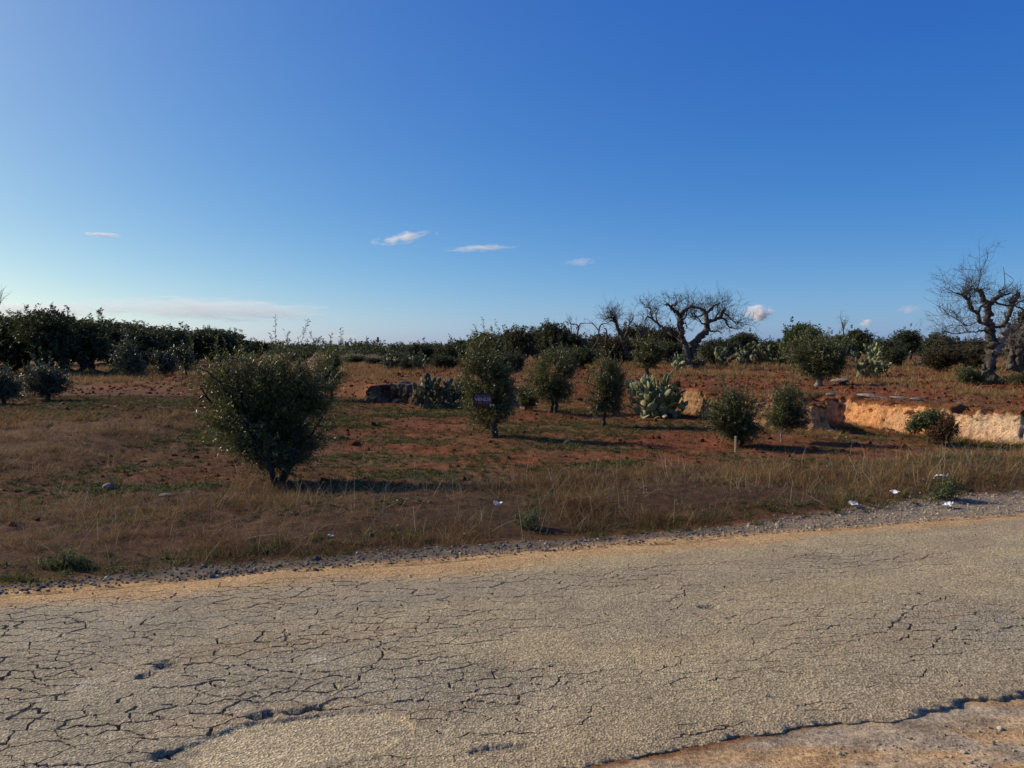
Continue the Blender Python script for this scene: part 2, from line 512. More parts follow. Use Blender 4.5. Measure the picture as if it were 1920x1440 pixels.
# ------------------------------------------------------------------ ground: one sheet to the horizon
def polar(fine_half_deg, n_fine, coarse_deg, radii):
    fine = np.linspace(-fine_half_deg, fine_half_deg, n_fine)
    rest = np.arange(fine_half_deg + coarse_deg, 360 - fine_half_deg - coarse_deg * 0.5, coarse_deg)
    ang = np.radians(np.concatenate([fine, rest]))
    A, R = np.meshgrid(ang, radii)
    return R * np.sin(A), R * np.cos(A), len(ang)

def radii_list(r0, r1, k, smin, smax, grow):
    r = [r0]
    while r[-1] < r1:
        d = r[-1]
        s = min(max(d * d / 1276.0 * k, smin), smax)
        if d > 42: s = max(s, d * grow)
        r.append(d + s)
    return np.array(r)

def mixc(a, b, t):
    return a * (1 - t[..., None]) + np.asarray(b) * t[..., None]

RED = np.array((0.185, 0.058, 0.024)); BROWN = np.array((0.145, 0.064, 0.025)); GREEN = np.array((0.058, 0.052, 0.016))
STRAW = np.array((0.185, 0.115, 0.048)); GRAVEL = np.array((0.27, 0.215, 0.145)); DUST = np.array((0.58, 0.35, 0.145)); DARKV = np.array((0.06, 0.036, 0.018))

def masks(x, y):
    """material zones of the land: bare red soil, green weeds, dry grass, gravel"""
    ef = far_edge(x, y); en = near_edge(x, y); sd = step_dist(x, y)
    wob = (fbm(x * 0.9, y * 0.9, 3, 41) - 0.5)
    gw = np.interp(x, [-8, -3.4, 0, 1.5, 3, 5, 9], [0.2, 0.22, 0.28, 0.32, 0.45, 0.7, 0.8])
    gravel = (1 - ss((ef - gw + wob * 0.35) / 0.22)) * (ef > -0.4)
    verge = ss((ef - gw) / 0.35) * (1 - ss((ef - 2.9 - wob * 1.5) / 0.9))
    n_g = fbm(x * 0.55, y * 0.8, 4, 51)
    green = ss((n_g - 0.5) / 0.12)
    n_d = fbm(x * 0.35 + 4, y * 0.5, 4, 61)
    dry = ss((n_d - 0.52) / 0.12)
    left = ss((-5.6 - x - 0.03 * (y - 9)) / 0.8) * ss((y - 8.5) / 1.2) * (1 - ss((y - 14.5) / 3.5))
    upper = ss((sd - 0.1) / 0.4)
    return dict(ef=ef, en=en, sd=sd, gravel=gravel, verge=verge, green=green, dry=dry, left=left, upper=upper, wob=wob, gw=gw)

def patches(x, y):              # a few distinct green patches of low weeds
    q = np.zeros(np.shape(x))
    for px, py, rx_, ry_ in ((760, 890, 0.75, 0.45), (1130, 875, 0.5, 0.3), (420, 815, 0.8, 0.9), (300, 915, 1.1, 0.35), (780, 780, 1.2, 0.6), (660, 800, 0.8, 0.6), (1750, 880, 1.4, 0.4), (90, 795, 1.4, 0.6)):
        Y = CAM_H * F / (py - 652.0); X = PX(px, Y)
        q = np.maximum(q, np.exp(-(((x - X) / rx_) ** 2 + ((y - Y) / ry_) ** 2)))
    return ss((q * (0.4 + 1.2 * fbm(np.asarray(x) * 2.2, np.asarray(y) * 2.2, 3, 47)) - 0.32) / 0.25)

rad = radii_list(1.2, 14000, 0.8, 0.012, 0.12, 0.035)
gx, gy, ncol = polar(42, 560, 6, rad)
m = masks(gx, gy)
zz = ground_z(gx, gy)
col = np.broadcast_to(RED, gx.shape + (3,)).copy()
col = mixc(col, BROWN, ss((fbm(gx * 0.8, gy * 0.8, 4, 71) - 0.42) / 0.2))
col = mixc(col, GREEN, m['green'] * 0.45 * (1 - m['upper'] * 0.8))
col = mixc(col, STRAW * 0.8, m['dry'] * (0.35 + 0.4 * m['upper']))
col = mixc(col, np.array((0.115, 0.066, 0.029)), m['left'] * 0.85)
col = mixc(col, DARKV, m['verge'] * 0.85)
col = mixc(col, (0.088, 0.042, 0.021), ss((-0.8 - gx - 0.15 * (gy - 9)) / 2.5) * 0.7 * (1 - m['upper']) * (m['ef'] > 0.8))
col = mixc(col, (0.055, 0.072, 0.018), patches(gx, gy) * 0.75 * (1 - m['upper']) * (1 - m['verge'] * 0.7) * (m['ef'] > 0.8))
far = ss((np.hypot(gx, gy) - 60) / 120)
col = mixc(col, np.array((0.085, 0.075, 0.03)), far * 0.8)
col = mixc(col, GRAVEL * np.interp(gx, [-3, 1.5, 4], [0.5, 0.62, 1.0])[..., None], m['gravel'] * 0.9)
dust_band = (1 - ss((m['ef'] - 0.05 - m['wob'] * 0.25) / 0.16)) * (m['ef'] > -0.6)
col = mixc(col, DUST * 0.85, dust_band * 0.8)
near = ss((-m['en'] + 0.05) / 0.08)
ncol_ = mixc(np.broadcast_to(np.array((0.46, 0.325, 0.185)), gx.shape + (3,)).copy(), GRAVEL * 1.25, ss((fbm(gx * 1.7 + gy * 0.5, gy * 4.2, 3, 81) - 0.52) / 0.12) * 0.8)
ncol_ = mixc(ncol_, DUST * np.array((0.7, 0.66, 0.62)), ss((fbm(gx * 2.4, gy * 9, 3, 83) - 0.55) / 0.1) * 0.6)
col = col * (1 - near[..., None]) + ncol_ * near[..., None]
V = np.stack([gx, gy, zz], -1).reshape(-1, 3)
nr = len(rad)
i = np.arange(nr - 1)[:, None]; j = np.arange(ncol)[None, :]; j2 = (j + 1) % ncol
Q = np.stack([i * ncol + j, i * ncol + j2, (i + 1) * ncol + j2, (i + 1) * ncol + j], -1).reshape(-1, 4)[:, ::-1]
V = np.concatenate([V, [[0, 0, -0.05]]])
cidx = len(V) - 1
T = np.stack([np.full(ncol, cidx), np.arange(ncol), (np.arange(ncol) + 1) % ncol], -1)[:, ::-1]
gme = mesh_np('ground', V, [Q, T], [M['ground']], True)
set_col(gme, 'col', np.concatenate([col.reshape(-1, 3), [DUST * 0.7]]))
ground = tag(obj('ground', gme), 'red-brown olive field with weeds, verge and gravel shoulder beside the lane', kind='structure')

# ------------------------------------------------------------------ road: worn, cracked asphalt
from mathutils.geometry import delaunay_2d_cdt
def to_UW(x, y):
    return x * math.cos(TH) + y * math.sin(TH), far_edge(x, y)
def to_xy(U, W):                                             # lane coordinates (along, across) back to the land
    c, s_ = math.cos(TH), math.sin(TH)
    return U * c - (W + 6.12 * c) * s_, U * s_ + (W + 6.12 * c) * c
def UW(px, py):
    Y = CAM_H * F / (py - 652.0)
    u, w = to_UW(np.array(PX(px, Y)), np.array(Y))
    return float(u), float(w)
def at_px(U, W, px, py, ru, rw):
    u, w = UW(px, py)
    return np.exp(-(((U - u) / ru) ** 2 + ((W - w) / rw) ** 2))
def crack_zone(U, W):
    c = np.maximum.reduce([at_px(U, W, 420, 1290, 1.3, 0.75), at_px(U, W, 100, 1180, 1.6, 0.5), at_px(U, W, 60, 1400, 1.2, 0.8), at_px(U, W, 650, 1120, 1.5, 0.35), at_px(U, W, 700, 1290, 0.7, 0.45),
                           at_px(U, W, 870, 1300, 0.6, 0.3) * 0.8, at_px(U, W, 1790, 1185, 0.75, 0.3) * 0.8, at_px(U, W, 1120, 1090, 1.3, 0.25) * 0.65, at_px(U, W, 1600, 1060, 1.6, 0.3) * 0.5, at_px(U, W, -300, 1250, 2.0, 0.8), at_px(U, W, 2300, 1150, 1.5, 0.6) * 0.8])
    return c * (0.7 + 0.6 * fbm(U * 1.2, W * 1.2, 2, 109)) + 0.30 * ss((fbm(U * 0.7 + 3, W * 1.6, 3, 110) - 0.40) / 0.2)
LANE_N = -3.06                                               # lane coordinate of the near edge (about parallel to the far one)
def near_line(U):
    x, y = to_xy(U, 0 * U + LANE_N)
    # follow the near edge line of the land
    w = LANE_N - (y - (2.85 + 0.345 * x)) * math.cos(TH)
    return w + (fbm(U * 1.1, 0 * U, 3, 103) - 0.5) * 0.20 + (fbm(U * 6, 0 * U + 2, 3, 104) - 0.5) * 0.10 + (fbm(U * 30, 0 * U + 5, 2, 106) - 0.5) * 0.035
def far_line(U):
    return 0.03 + (fbm(U * 1.2, 0 * U + 3, 3, 105) - 0.5) * 0.22 + (fbm(U * 9, 0 * U + 7, 2, 108) - 0.5) * 0.05
POTS = [(305, 1255, 0.085, 0.05, 0.022), (262, 1277, 0.06, 0.035, 0.018), (480, 1352, 0.09, 0.035, 0.024), (570, 1343, 0.12, 0.03, 0.018), (330, 1425, 0.12, 0.05, 0.022), (1335, 1142, 0.06, 0.03, 0.016), (747, 1382, 0.045, 0.03, 0.03), (930, 1418, 0.15, 0.04, 0.014)]
def road_z(U, W):
    z = 0.012 * (fbm(U * 0.9, W * 0.9, 3, 107) - 0.5) * 2 - 0.004
    z = z + (fbm(U * 9, W * 9, 2, 127) - 0.5) * 0.006
    pot = np.zeros(U.shape)
    for (px, py, ru, rw, d) in POTS:
        u0, w0 = UW(px, py)
        q = np.hypot((U - u0) / ru, (W - w0) / rw) + (fbm(U * 16, W * 16, 3, 121) - 0.5) * 1.2
        pm = 1 - ss((q - 0.7) / 0.35)
        z = z - d * pm * (0.75 + 0.5 * fbm(U * 30, W * 30, 2, 128)); pot = np.maximum(pot, pm)
    u0, w0 = UW(545, 1400)
    q = np.hypot((U - u0) / 0.52, (W - w0) / 0.22) + (fbm(U * 5, W * 5, 3, 123) - 0.5) * 0.35
    patch = 1 - ss((q - 0.92) / 0.06)
    z = z * (1 - patch) + (-0.018) * patch
    return z, pot, patch
rng = np.random.default_rng(4242)
UMIN, UMAX = -6.0, 9.5
# seeds of the broken blocks, denser where the surface has failed
sc_ = np.array([1.0 / 1.55, 1.0])
pts = []
cand = np.stack([rng.uniform(UMIN, UMAX, 14000), rng.uniform(-3.4, 0.2, 14000)], -1)
cz = crack_zone(cand[:, 0], cand[:, 1])
spacing = np.where(cz > 0.5, 0.078, np.where(cz > 0.25, 0.11, 0.20)) * rng.uniform(0.45, 1.7, len(cand))
grid = {}
for p, sp in zip(cand, spacing):
    q = p * sc_; q = np.array([q[0] + 0.35 * q[1], q[1]])
    g0 = (int(q[0] // 0.25), int(q[1] // 0.25)); ok = True
    for dx in (-2, -1, 0, 1, 2):
        for dy in (-2, -1, 0, 1, 2):
            for r_ in grid.get((g0[0] + dx, g0[1] + dy), ()):
                if (r_[0] - q[0]) ** 2 + (r_[1] - q[1]) ** 2 < sp * sp: ok = False; break
            if not ok: break
        if not ok: break
    if ok:
        grid.setdefault(g0, []).append(q); pts.append(q)
pts = np.array(pts)
dv = delaunay_2d_cdt([Vector(p) for p in pts], [], [], 0, 1e-6)
dvs = np.array([tuple(v) for v in dv[0]]); tri = np.array([f for f in dv[2] if len(f) == 3])
A_, B_, C_ = dvs[tri[:, 0]], dvs[tri[:, 1]], dvs[tri[:, 2]]
dd = 2 * (A_[:, 0] * (B_[:, 1] - C_[:, 1]) + B_[:, 0] * (C_[:, 1] - A_[:, 1]) + C_[:, 0] * (A_[:, 1] - B_[:, 1]))
a2, b2, c2 = (A_ ** 2).sum(1), (B_ ** 2).sum(1), (C_ ** 2).sum(1)
cc = np.stack([(a2 * (B_[:, 1] - C_[:, 1]) + b2 * (C_[:, 1] - A_[:, 1]) + c2 * (A_[:, 1] - B_[:, 1])) / dd, (a2 * (C_[:, 0] - B_[:, 0]) + b2 * (A_[:, 0] - C_[:, 0]) + c2 * (B_[:, 0] - A_[:, 0])) / dd], -1)
cc = np.stack([(cc[:, 0] - 0.35 * cc[:, 1]) / sc_[0], cc[:, 1] / sc_[1]], -1)      # back to lane metres
emap = {}
for t_, f in enumerate(tri):
    for k in range(3):
        e = tuple(sorted((int(f[k]), int(f[(k + 1) % 3])))); emap.setdefault(e, []).append(t_)
CV = []; CZ = []; CE = []; lines = []
def addv(u, w, z):
    CV.append((u, w)); CZ.append(z); return len(CV) - 1
junction = {}
def crack_line(P, width, depth, j0=None, j1=None):
    """a V-shaped slit along the polyline P (lane metres)"""
    n = len(P)
    T = np.gradient(P, axis=0)
    if n > 4:
        T[1:-1] = T[:-2] + 2 * T[1:-1] + T[2:]
    T /= np.linalg.norm(T, axis=1, keepdims=True) + 1e-9
    N = np.stack([-T[:, 1], T[:, 0]], -1)
    t = np.linspace(0, 1, n)
    wv = width * (0.55 + 0.9 * rng.random(n))
    if j0 is None: wv = wv * np.clip(t * 4, 0.05, 1)
    if j1 is None: wv = wv * np.clip((1 - t) * 4, 0.05, 1)
    c_idx = []; l_idx = []; r_idx = []
    for i in range(n):
        if i == 0 and j0 is not None: c_idx.append(j0)
        elif i == n - 1 and j1 is not None: c_idx.append(j1)
        else: c_idx.append(addv(P[i, 0], P[i, 1], -depth * min(1.0, wv[i] / (width * 0.5))))
        if 0 < i < n - 1:
            l_idx.append(addv(*(P[i] + N[i] * wv[i] * 0.5), 0.0)); r_idx.append(addv(*(P[i] - N[i] * wv[i] * 0.5), 0.0))
    for I in (c_idx, l_idx, r_idx):
        CE.extend(zip(I[:-1], I[1:]))
    lines.append(P)
def jag(p0, p1, amp):
    n = max(5, int(np.linalg.norm(p1 - p0) / 0.014))
    t = np.linspace(0, 1, n)[:, None]
    t[1] *= 0.6; t[-2] = 1 - (1 - t[-2]) * 0.6
    P = p0 + (p1 - p0) * t
    d_ = p1 - p0; L_ = np.linalg.norm(d_); nn = np.array([-d_[1], d_[0]]) / (L_ + 1e-9)
    w = (fbm(np.linspace(0, L_ * 22, n) + rng.random() * 99, np.zeros(n), 3, 7) - 0.5) * amp * L_ * 2 + rng.normal(0, 0.0042, n)
    w *= np.sin(t[:, 0] * math.pi) ** 0.5
    return P + nn * w[:, None]
ET = np.array([ts for ts in emap.values() if len(ts) == 2])
E0, E1 = cc[ET[:, 0]], cc[ET[:, 1]]
EL = np.linalg.norm(E1 - E0, axis=1); EM = (E0 + E1) / 2
ok = (EL > 0.02) & (EL < 1.2) & (np.minimum(E0[:, 0], E1[:, 0]) > UMIN + 0.2) & (np.maximum(E0[:, 0], E1[:, 0]) < UMAX - 0.2) & (np.maximum(E0[:, 1], E1[:, 1]) < -0.10)
ok &= np.all(np.isfinite(E0), axis=1) & np.all(np.isfinite(E1), axis=1)
ET, E0, E1, EL, EM = ET[ok], E0[ok], E1[ok], EL[ok], EM[ok]
ok = (E0[:, 1] > near_line(E0[:, 0]) + 0.05) & (E1[:, 1] > near_line(E1[:, 0]) + 0.05)
for Z_ in (E0, EM, E1): ok &= road_z(Z_[:, 0], Z_[:, 1])[2] < 0.3
EC = crack_zone(EM[:, 0], EM[:, 1]); EB = fbm(EM[:, 0] * 1.3, EM[:, 1] * 2.2, 2, 55)
ok &= rng.random(len(EC)) < ss((EC - 0.10) / 0.35) * (0.55 + 0.55 * ss((EB - 0.33) / 0.25))
jarms = {}
for ts, p0, p1, c_ in zip(ET[ok], E0[ok], E1[ok], EC[ok]):
    hair = rng.random() < (0.35 if c_ > 0.45 else 0.7)
    width = 0.0050 if hair else (0.0062 + 0.016 * np.clip(c_ - 0.15, 0, 1) * rng.random() ** 2.4 + 0.003 * rng.random())
    depth = 0.010 if hair else 0.018 + width * 1.0
    js = []
    for t_ in ts:
        t_ = int(t_)
        if t_ not in junction: junction[t_] = addv(cc[t_][0], cc[t_][1], -depth)
        js.append(junction[t_])
    P_ = jag(p0, p1, 0.17)
    for t_, a_, b_ in ((int(ts[0]), P_[0], P_[1]), (int(ts[1]), P_[-1], P_[-2])):
        jarms.setdefault(t_, []).append((math.atan2(b_[1] - a_[1], b_[0] - a_[0]), width))
    crack_line(P_, width, depth, js[0], js[1])
# close the surface round every crack end and junction
for t_, arms in jarms.items():
    arms.sort()
    angs = [a for a, w in arms]; wmax = max(w for a, w in arms)
    if len(arms) == 1: CZ[junction[t_]] = -0.003
    for k, a in enumerate(angs):
        b = angs[(k + 1) % len(angs)] + (2 * math.pi if k == len(angs) - 1 else 0)
        gap = b - a
        m_ = 1 if gap < 2.0 else (2 if gap < 4 else 4)
        for q in range(m_):
            th = a + gap * (q + 1) / (m_ + 1)
            r_ = min(0.022, wmax * 0.6 / max(0.35, math.sin(min(gap / (m_ + 1), math.pi / 2))))
            addv(cc[t_][0] + r_ * math.cos(th), cc[t_][1] + r_ * math.sin(th), 0.0)
# a few long single cracks
for (pxs, w_) in [([(1240, 1115), (1262, 1128), (1300, 1112)], 0.006), ([(1060, 1190), (1110, 1178), (1160, 1168)], 0.006), ([(1240, 1400), (1330, 1384), (1420, 1362)], 0.008), ([(520, 1178), (545, 1235), (530, 1245)], 0.010),
                  ([(700, 1165), (712, 1240), (660, 1290), (590, 1330)], 0.011), ([(1720, 1130), (1700, 1165), (1660, 1195)], 0.011), ([(1080, 1075), (1200, 1068), (1320, 1062), (1450, 1050)], 0.005), ([(900, 1130), (1000, 1120), (1100, 1108)], 0.005),
                  ([(1400, 1100), (1450, 1095), (1500, 1082)], 0.005), ([(0, 1325), (60, 1318), (130, 1308)], 0.010)]:
    Q_ = np.array([UW(*p) for p in pxs]); P_ = np.concatenate([jag(a, b, 0.08)[:-1] for a, b in zip(Q_[:-1], Q_[1:])] + [Q_[-1:]])
    crack_line(P_, w_ * 1.5, 0.020)
NC = len(CV)
# surface points: a jittered grid, finer near the viewer and in the potholes, kept clear of the slits
occ = set((int(v[0] / 0.012), int(v[1] / 0.012)) for v in CV)
def clear(u, w):
    a, b = int(u / 0.012), int(w / 0.012)
    return not any((a + i, b + j) in occ for i in (-1, 0, 1) for j in (-1, 0, 1))
def grid_pts(u0, u1, w0, w1, h):
    gu, gw = np.meshgrid(np.arange(u0, u1, h), np.arange(w0, w1, h))
    return np.stack([gu.ravel() + rng.uniform(-0.35, 0.35, gu.size) * h, gw.ravel() + rng.uniform(-0.35, 0.35, gu.size) * h], -1)
G_ = [grid_pts(UMIN, UMAX, -3.7, 0.2, 0.045)]
for (px, py, ru, rw, d) in POTS:
    u0, w0 = UW(px, py); G_.append(grid_pts(u0 - ru * 1.6, u0 + ru * 1.6, w0 - rw * 1.6, w0 + rw * 1.6, 0.011))
u0, w0 = UW(545, 1400)
aa = np.linspace(0, 2 * math.pi, 320)
for q_ in (0.86, 0.92, 0.96, 1.0, 1.06): G_.append(np.stack([u0 + np.cos(aa) * 0.52 * q_ + rng.normal(0, 0.006, 320), w0 + np.sin(aa) * 0.22 * q_ + rng.normal(0, 0.006, 320)], -1))
G_.append(np.stack([np.r_[np.linspace(-70, UMIN, 60), np.linspace(UMAX, 90, 60)].repeat(8), np.tile(np.linspace(-3.6, 0.15, 8), 120)], -1))
G_ = np.concatenate(G_)
nl = near_line(G_[:, 0]); fl = far_line(G_[:, 0])
G_ = G_[(G_[:, 1] > nl + 0.022) & (G_[:, 1] < fl - 0.022)]
G_ = np.array([p for p in G_ if clear(p[0], p[1])])
ub = np.concatenate([np.linspace(-70, UMIN, 70)[:-1], np.arange(UMIN, UMAX, 0.016), np.linspace(UMAX, 90, 70)[1:]])
bn = np.stack([ub, near_line(ub)], -1); bf = np.stack([ub, far_line(ub)], -1)
AV = np.concatenate([np.array(CV), G_, bn, bf])
nb0 = NC + len(G_); nf0 = nb0 + len(bn)
BE = [(nb0 + k, nb0 + k + 1) for k in range(len(bn) - 1)] + [(nf0 + k, nf0 + k + 1) for k in range(len(bf) - 1)] + [(nb0, nf0), (nb0 + len(bn) - 1, nf0 + len(bf) - 1)]
res = delaunay_2d_cdt([Vector(p) for p in AV], CE + BE, [], 1, 1e-5, True)
RV = np.array([tuple(v) for v in res[0]])
RF = np.array([f for f in res[2] if len(f) == 3])
dz = np.zeros(len(RV))
edge_flag = np.zeros(len(RV), bool); near_flag = np.zeros(len(RV), bool)
CZ = np.array(CZ)
for k, o_ in enumerate(res[3]):
    cz_ = [CZ[i] for i in o_ if i < NC]
    if cz_: dz[k] = min(cz_)
    elif not o_: dz[k] = -0.002
    if any(i >= nb0 for i in o_): edge_flag[k] = True
    if any(nb0 <= i < nf0 for i in o_): near_flag[k] = True
U, W = RV[:, 0], RV[:, 1]
cen = RV[RF].mean(1)
RF = RF[(cen[:, 1] > near_line(cen[:, 0]) - 0.004) & (cen[:, 1] < far_line(cen[:, 0]) + 0.004)]
rx, ry = to_xy(U, W)
z0, pot, patch = road_z(U, W)
crk = crack_zone(U, W)
inside_n = W - near_line(U); ef = W
z = z0 + dz - 0.012 * (1 - ss(-(W - far_line(U)) / 0.25)) - 0.006 * (1 - ss(inside_n / 0.12))
wob = fbm(rx * 1.3, ry * 1.3, 4, 101) - 0.5
rc = np.broadcast_to(np.array((0.455, 0.355, 0.195)), rx.shape + (3,)).copy()
rc = mixc(rc, (0.400, 0.322, 0.192), ss((fbm(U * 1.0, W * 2.2, 4, 131) - 0.47) / 0.16) * 0.8)       # greyer, less dusty
rc = mixc(rc, (0.340, 0.285, 0.190), np.clip(crk * 1.2 - 0.10, 0, 1) * 0.8)                       # broken, bitumen showing
rc = mixc(rc, (0.385, 0.290, 0.170), ss((fbm(U * 0.6, W * 3.5, 4, 133) - 0.54) / 0.14) * 0.7)      # dust drifts
rc = mixc(rc, (0.54, 0.43, 0.25), patch * 0.9)
rc = mixc(rc, (0.17, 0.15, 0.12), pot * 0.5)
dw = np.interp(rx, [-4, -1, 1, 3, 5], [0.36, 0.42, 0.36, 0.24, 0.12])
dust = 1 - ss((-ef - dw * 0.3 - wob * 0.4) / dw)
rc = mixc(rc, DUST * 0.95, dust * 0.8)
rc = mixc(rc, (0.40, 0.29, 0.165), (1 - ss((inside_n - 0.02) / 0.3)) * 0.5)
mud = np.zeros(rx.shape)
for (px, py, ru, rw) in [(150, 1293, 0.085, 0.022), (190, 1283, 0.05, 0.018), (593, 1245, 0.055, 0.04), (500, 1156, 0.07, 0.022), (1230, 1160, 0.05, 0.02)]:
    u0, w0 = UW(px, py)
    mud = np.maximum(mud, 1 - ss((np.hypot((U - u0) / ru, (W - w0) / rw) - 0.75) / 0.3))
rc = mixc(rc, (0.50, 0.42, 0.31), mud * 0.9)
# skirt down the broken edges
V = np.stack([rx, ry, z], -1)
nv = len(V)
ed = {}
for f in RF:
    for k in range(3):
        a, b = int(f[k]), int(f[(k + 1) % 3]); ed[(a, b)] = ed.get((a, b), 0) + 1
rim = [(a, b) for (a, b) in ed if (b, a) not in ed]
rv = sorted(set(i for e in rim for i in e)); low = {i: nv + k for k, i in enumerate(rv)}
Vl = V[rv].copy(); Vl[:, 2] -= 0.09; Vl[:, :2] += rng.normal(0, 0.006, (len(rv), 2))
SK = np.array([(b, a, low[a], low[b]) for a, b in rim])
top_ = dz[RF].min(1) > -0.0015
TF = RF[~top_]; tv = np.unique(TF); rm_ = np.zeros(nv, int); rm_[tv] = nv + len(rv) + np.arange(len(tv))     # slit walls get vertices of their own: crisp edges
SKv = np.unique(SK[SK < nv])
rme = mesh_np('road', np.concatenate([V, Vl, V[tv]]), [RF[top_], rm_[TF], SK], [M['road']], np.concatenate([np.ones(top_.sum(), bool), np.zeros(len(TF) + len(SK), bool)]))
set_col(rme, 'col', np.concatenate([rc, rc[rv] * 0.85, rc[tv]]))
road = tag(obj('road', rme), 'narrow country lane of cracked dusty asphalt', kind='structure')

# ------------------------------------------------------------------ the step in the land: cut face on the right, low bank in the middle
def ribbon(name, x0, x1, colour_fn, label, rough, seed, taper=0.0):
    xs = np.linspace(x0, x1, 400)
    pts = np.array([p for p in STEP if x0 < p[0] < x1])
    P = np.concatenate([[[x0, np.interp(x0, STEP[:, 0], STEP[:, 1])]], pts, [[x1, np.interp(x1, STEP[:, 0], STEP[:, 1])]]])
    seg = np.hypot(*np.diff(P, axis=0).T); s = np.concatenate([[0], np.cumsum(seg)])
    n = int(s[-1] / 0.028)
    t = np.linspace(0, s[-1], n)
    X = np.interp(t, s, P[:, 0]); Y = np.interp(t, s, P[:, 1])
    for _ in range(8):
        X[1:-1] = (X[:-2] + 2 * X[1:-1] + X[2:]) / 4; Y[1:-1] = (Y[:-2] + 2 * Y[1:-1] + Y[2:]) / 4
    tx = np.gradient(X); ty = np.gradient(Y); L = np.hypot(tx, ty); nx, ny = ty / L, -tx / L      # towards the camera side
    H = step_height(X) * ss(t / taper) * ss((s[-1] - t) / taper) if taper else step_height(X)
    hv = np.concatenate([np.linspace(-0.22, 1.0, 26), [1.03, 1.04, 1.03, 0.98, 0.80]])
    back = np.concatenate([np.zeros(26), [-0.05, -0.14, -0.28, -0.45, -0.6]])
    S, Hh = np.meshgrid(t, hv, indexing='ij'); Bk = np.broadcast_to(back, S.shape)
    base = ground_z(X + nx * 0.3, Y + ny * 0.3)
    Zt = base[:, None] + Hh * H[:, None]
    off = 0.10 * (1 - np.clip(Hh, 0, 1)) ** 1.6 + Bk
    face = np.clip(1 - np.abs(Bk) / 0.3, 0, 1)
    nse = (fbm(S * 1.1, Zt * 1.2, 3, seed) - 0.5) * 0.20 + (fbm(S * 7, Zt * 4, 3, seed + 1) - 0.5) * 0.09 + (fbm(S * 24, Zt * 20, 3, seed + 2) - 0.5) * 0.06
    hole = ss((fbm(S * 6.0, Zt * 6.0, 2, seed + 5) - 0.76) / 0.06) * face * 0.6
    gully = ss((fbm(S * 2.2, S * 0, 3, seed + 6) - 0.60) / 0.10) * np.clip(Hh, 0, 1)
    off = off + (nse * rough - 0.16 * hole - 0.08 * gully * rough) * (0.25 + 0.75 * face)
    Zt = Zt + (fbm(S * 2.0, Bk * 3, 3, seed + 7) - 0.5) * 0.16 * np.clip(Hh * 1.5, 0, 1) + (fbm(S * 9, Bk * 6, 3, seed + 8) - 0.5) * 0.10 * np.clip(Hh * 2 - 1, 0, 1) - 0.10 * gully * (Hh > 0.9)
    VX = X[:, None] + nx[:, None] * off; VY = Y[:, None] + ny[:, None] * off
    V = np.stack([VX, VY, Zt], -1).reshape(-1, 3)
    m_ = len(hv)
    i = np.arange(n - 1)[:, None]; j = np.arange(m_ - 1)[None, :]
    Q = np.stack([i * m_ + j, (i + 1) * m_ + j, (i + 1) * m_ + j + 1, i * m_ + j + 1], -1).reshape(-1, 4)
    me = mesh_np(name, V, [Q], [M['earth']], True)
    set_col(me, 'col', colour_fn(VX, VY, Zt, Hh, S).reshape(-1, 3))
    return tag(obj(name, me), label, kind='structure')

def col_cut(X, Y, Z, Hh, S):
    c = np.broadcast_to(np.array((0.62, 0.295, 0.120)), X.shape + (3,)).copy()
    pale = ss((X - 7.9) / 0.7) * 0.85 + 0.25 * ss((fbm(S * 2, Z * 2, 3, 151) - 0.5) / 0.1)
    pale = np.clip(pale, 0, 1)
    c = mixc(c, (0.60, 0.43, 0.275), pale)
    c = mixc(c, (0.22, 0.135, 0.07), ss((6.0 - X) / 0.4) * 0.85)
    strata = ss((vn(S * 0.6, Z * 22, 155) - 0.62) / 0.1)
    c = mixc(c, (0.55, 0.36, 0.19), strata * 0.35)
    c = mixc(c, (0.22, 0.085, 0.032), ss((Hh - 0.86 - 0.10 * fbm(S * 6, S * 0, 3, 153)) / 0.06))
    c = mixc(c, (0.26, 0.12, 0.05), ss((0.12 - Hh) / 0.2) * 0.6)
    return c
def col_bank(X, Y, Z, Hh, S):
    c = np.broadcast_to(np.array((0.075, 0.048, 0.03)), X.shape + (3,)).copy()
    c = mixc(c, (0.13, 0.10, 0.07), ss((fbm(S * 2.4, Z * 4, 3, 161) - 0.5) / 0.1))
    return c
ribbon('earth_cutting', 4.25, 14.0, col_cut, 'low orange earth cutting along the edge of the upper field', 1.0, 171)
ribbon('earth_bank', -4.75, 0.3, col_bank, 'dark low earth bank below the upper field', 1.3, 181, 0.7)

# ------------------------------------------------------------------ trees with leaves
def limb(p0, p1, n, sag, rng, wig=0.05):
    p0 = np.asarray(p0, float); p1 = np.asarray(p1, float)
    t = np.linspace(0, 1, n)[:, None]
    L = np.linalg.norm(p1 - p0)
    P = p0 + (p1 - p0) * t
    P[:, 2] += (np.sin(t[:, 0] * math.pi) * sag * L)
    w = rng.normal(0, wig * L, (n, 3)); w[0] = 0; w[-1] = 0
    return P + w * np.sin(t * math.pi)

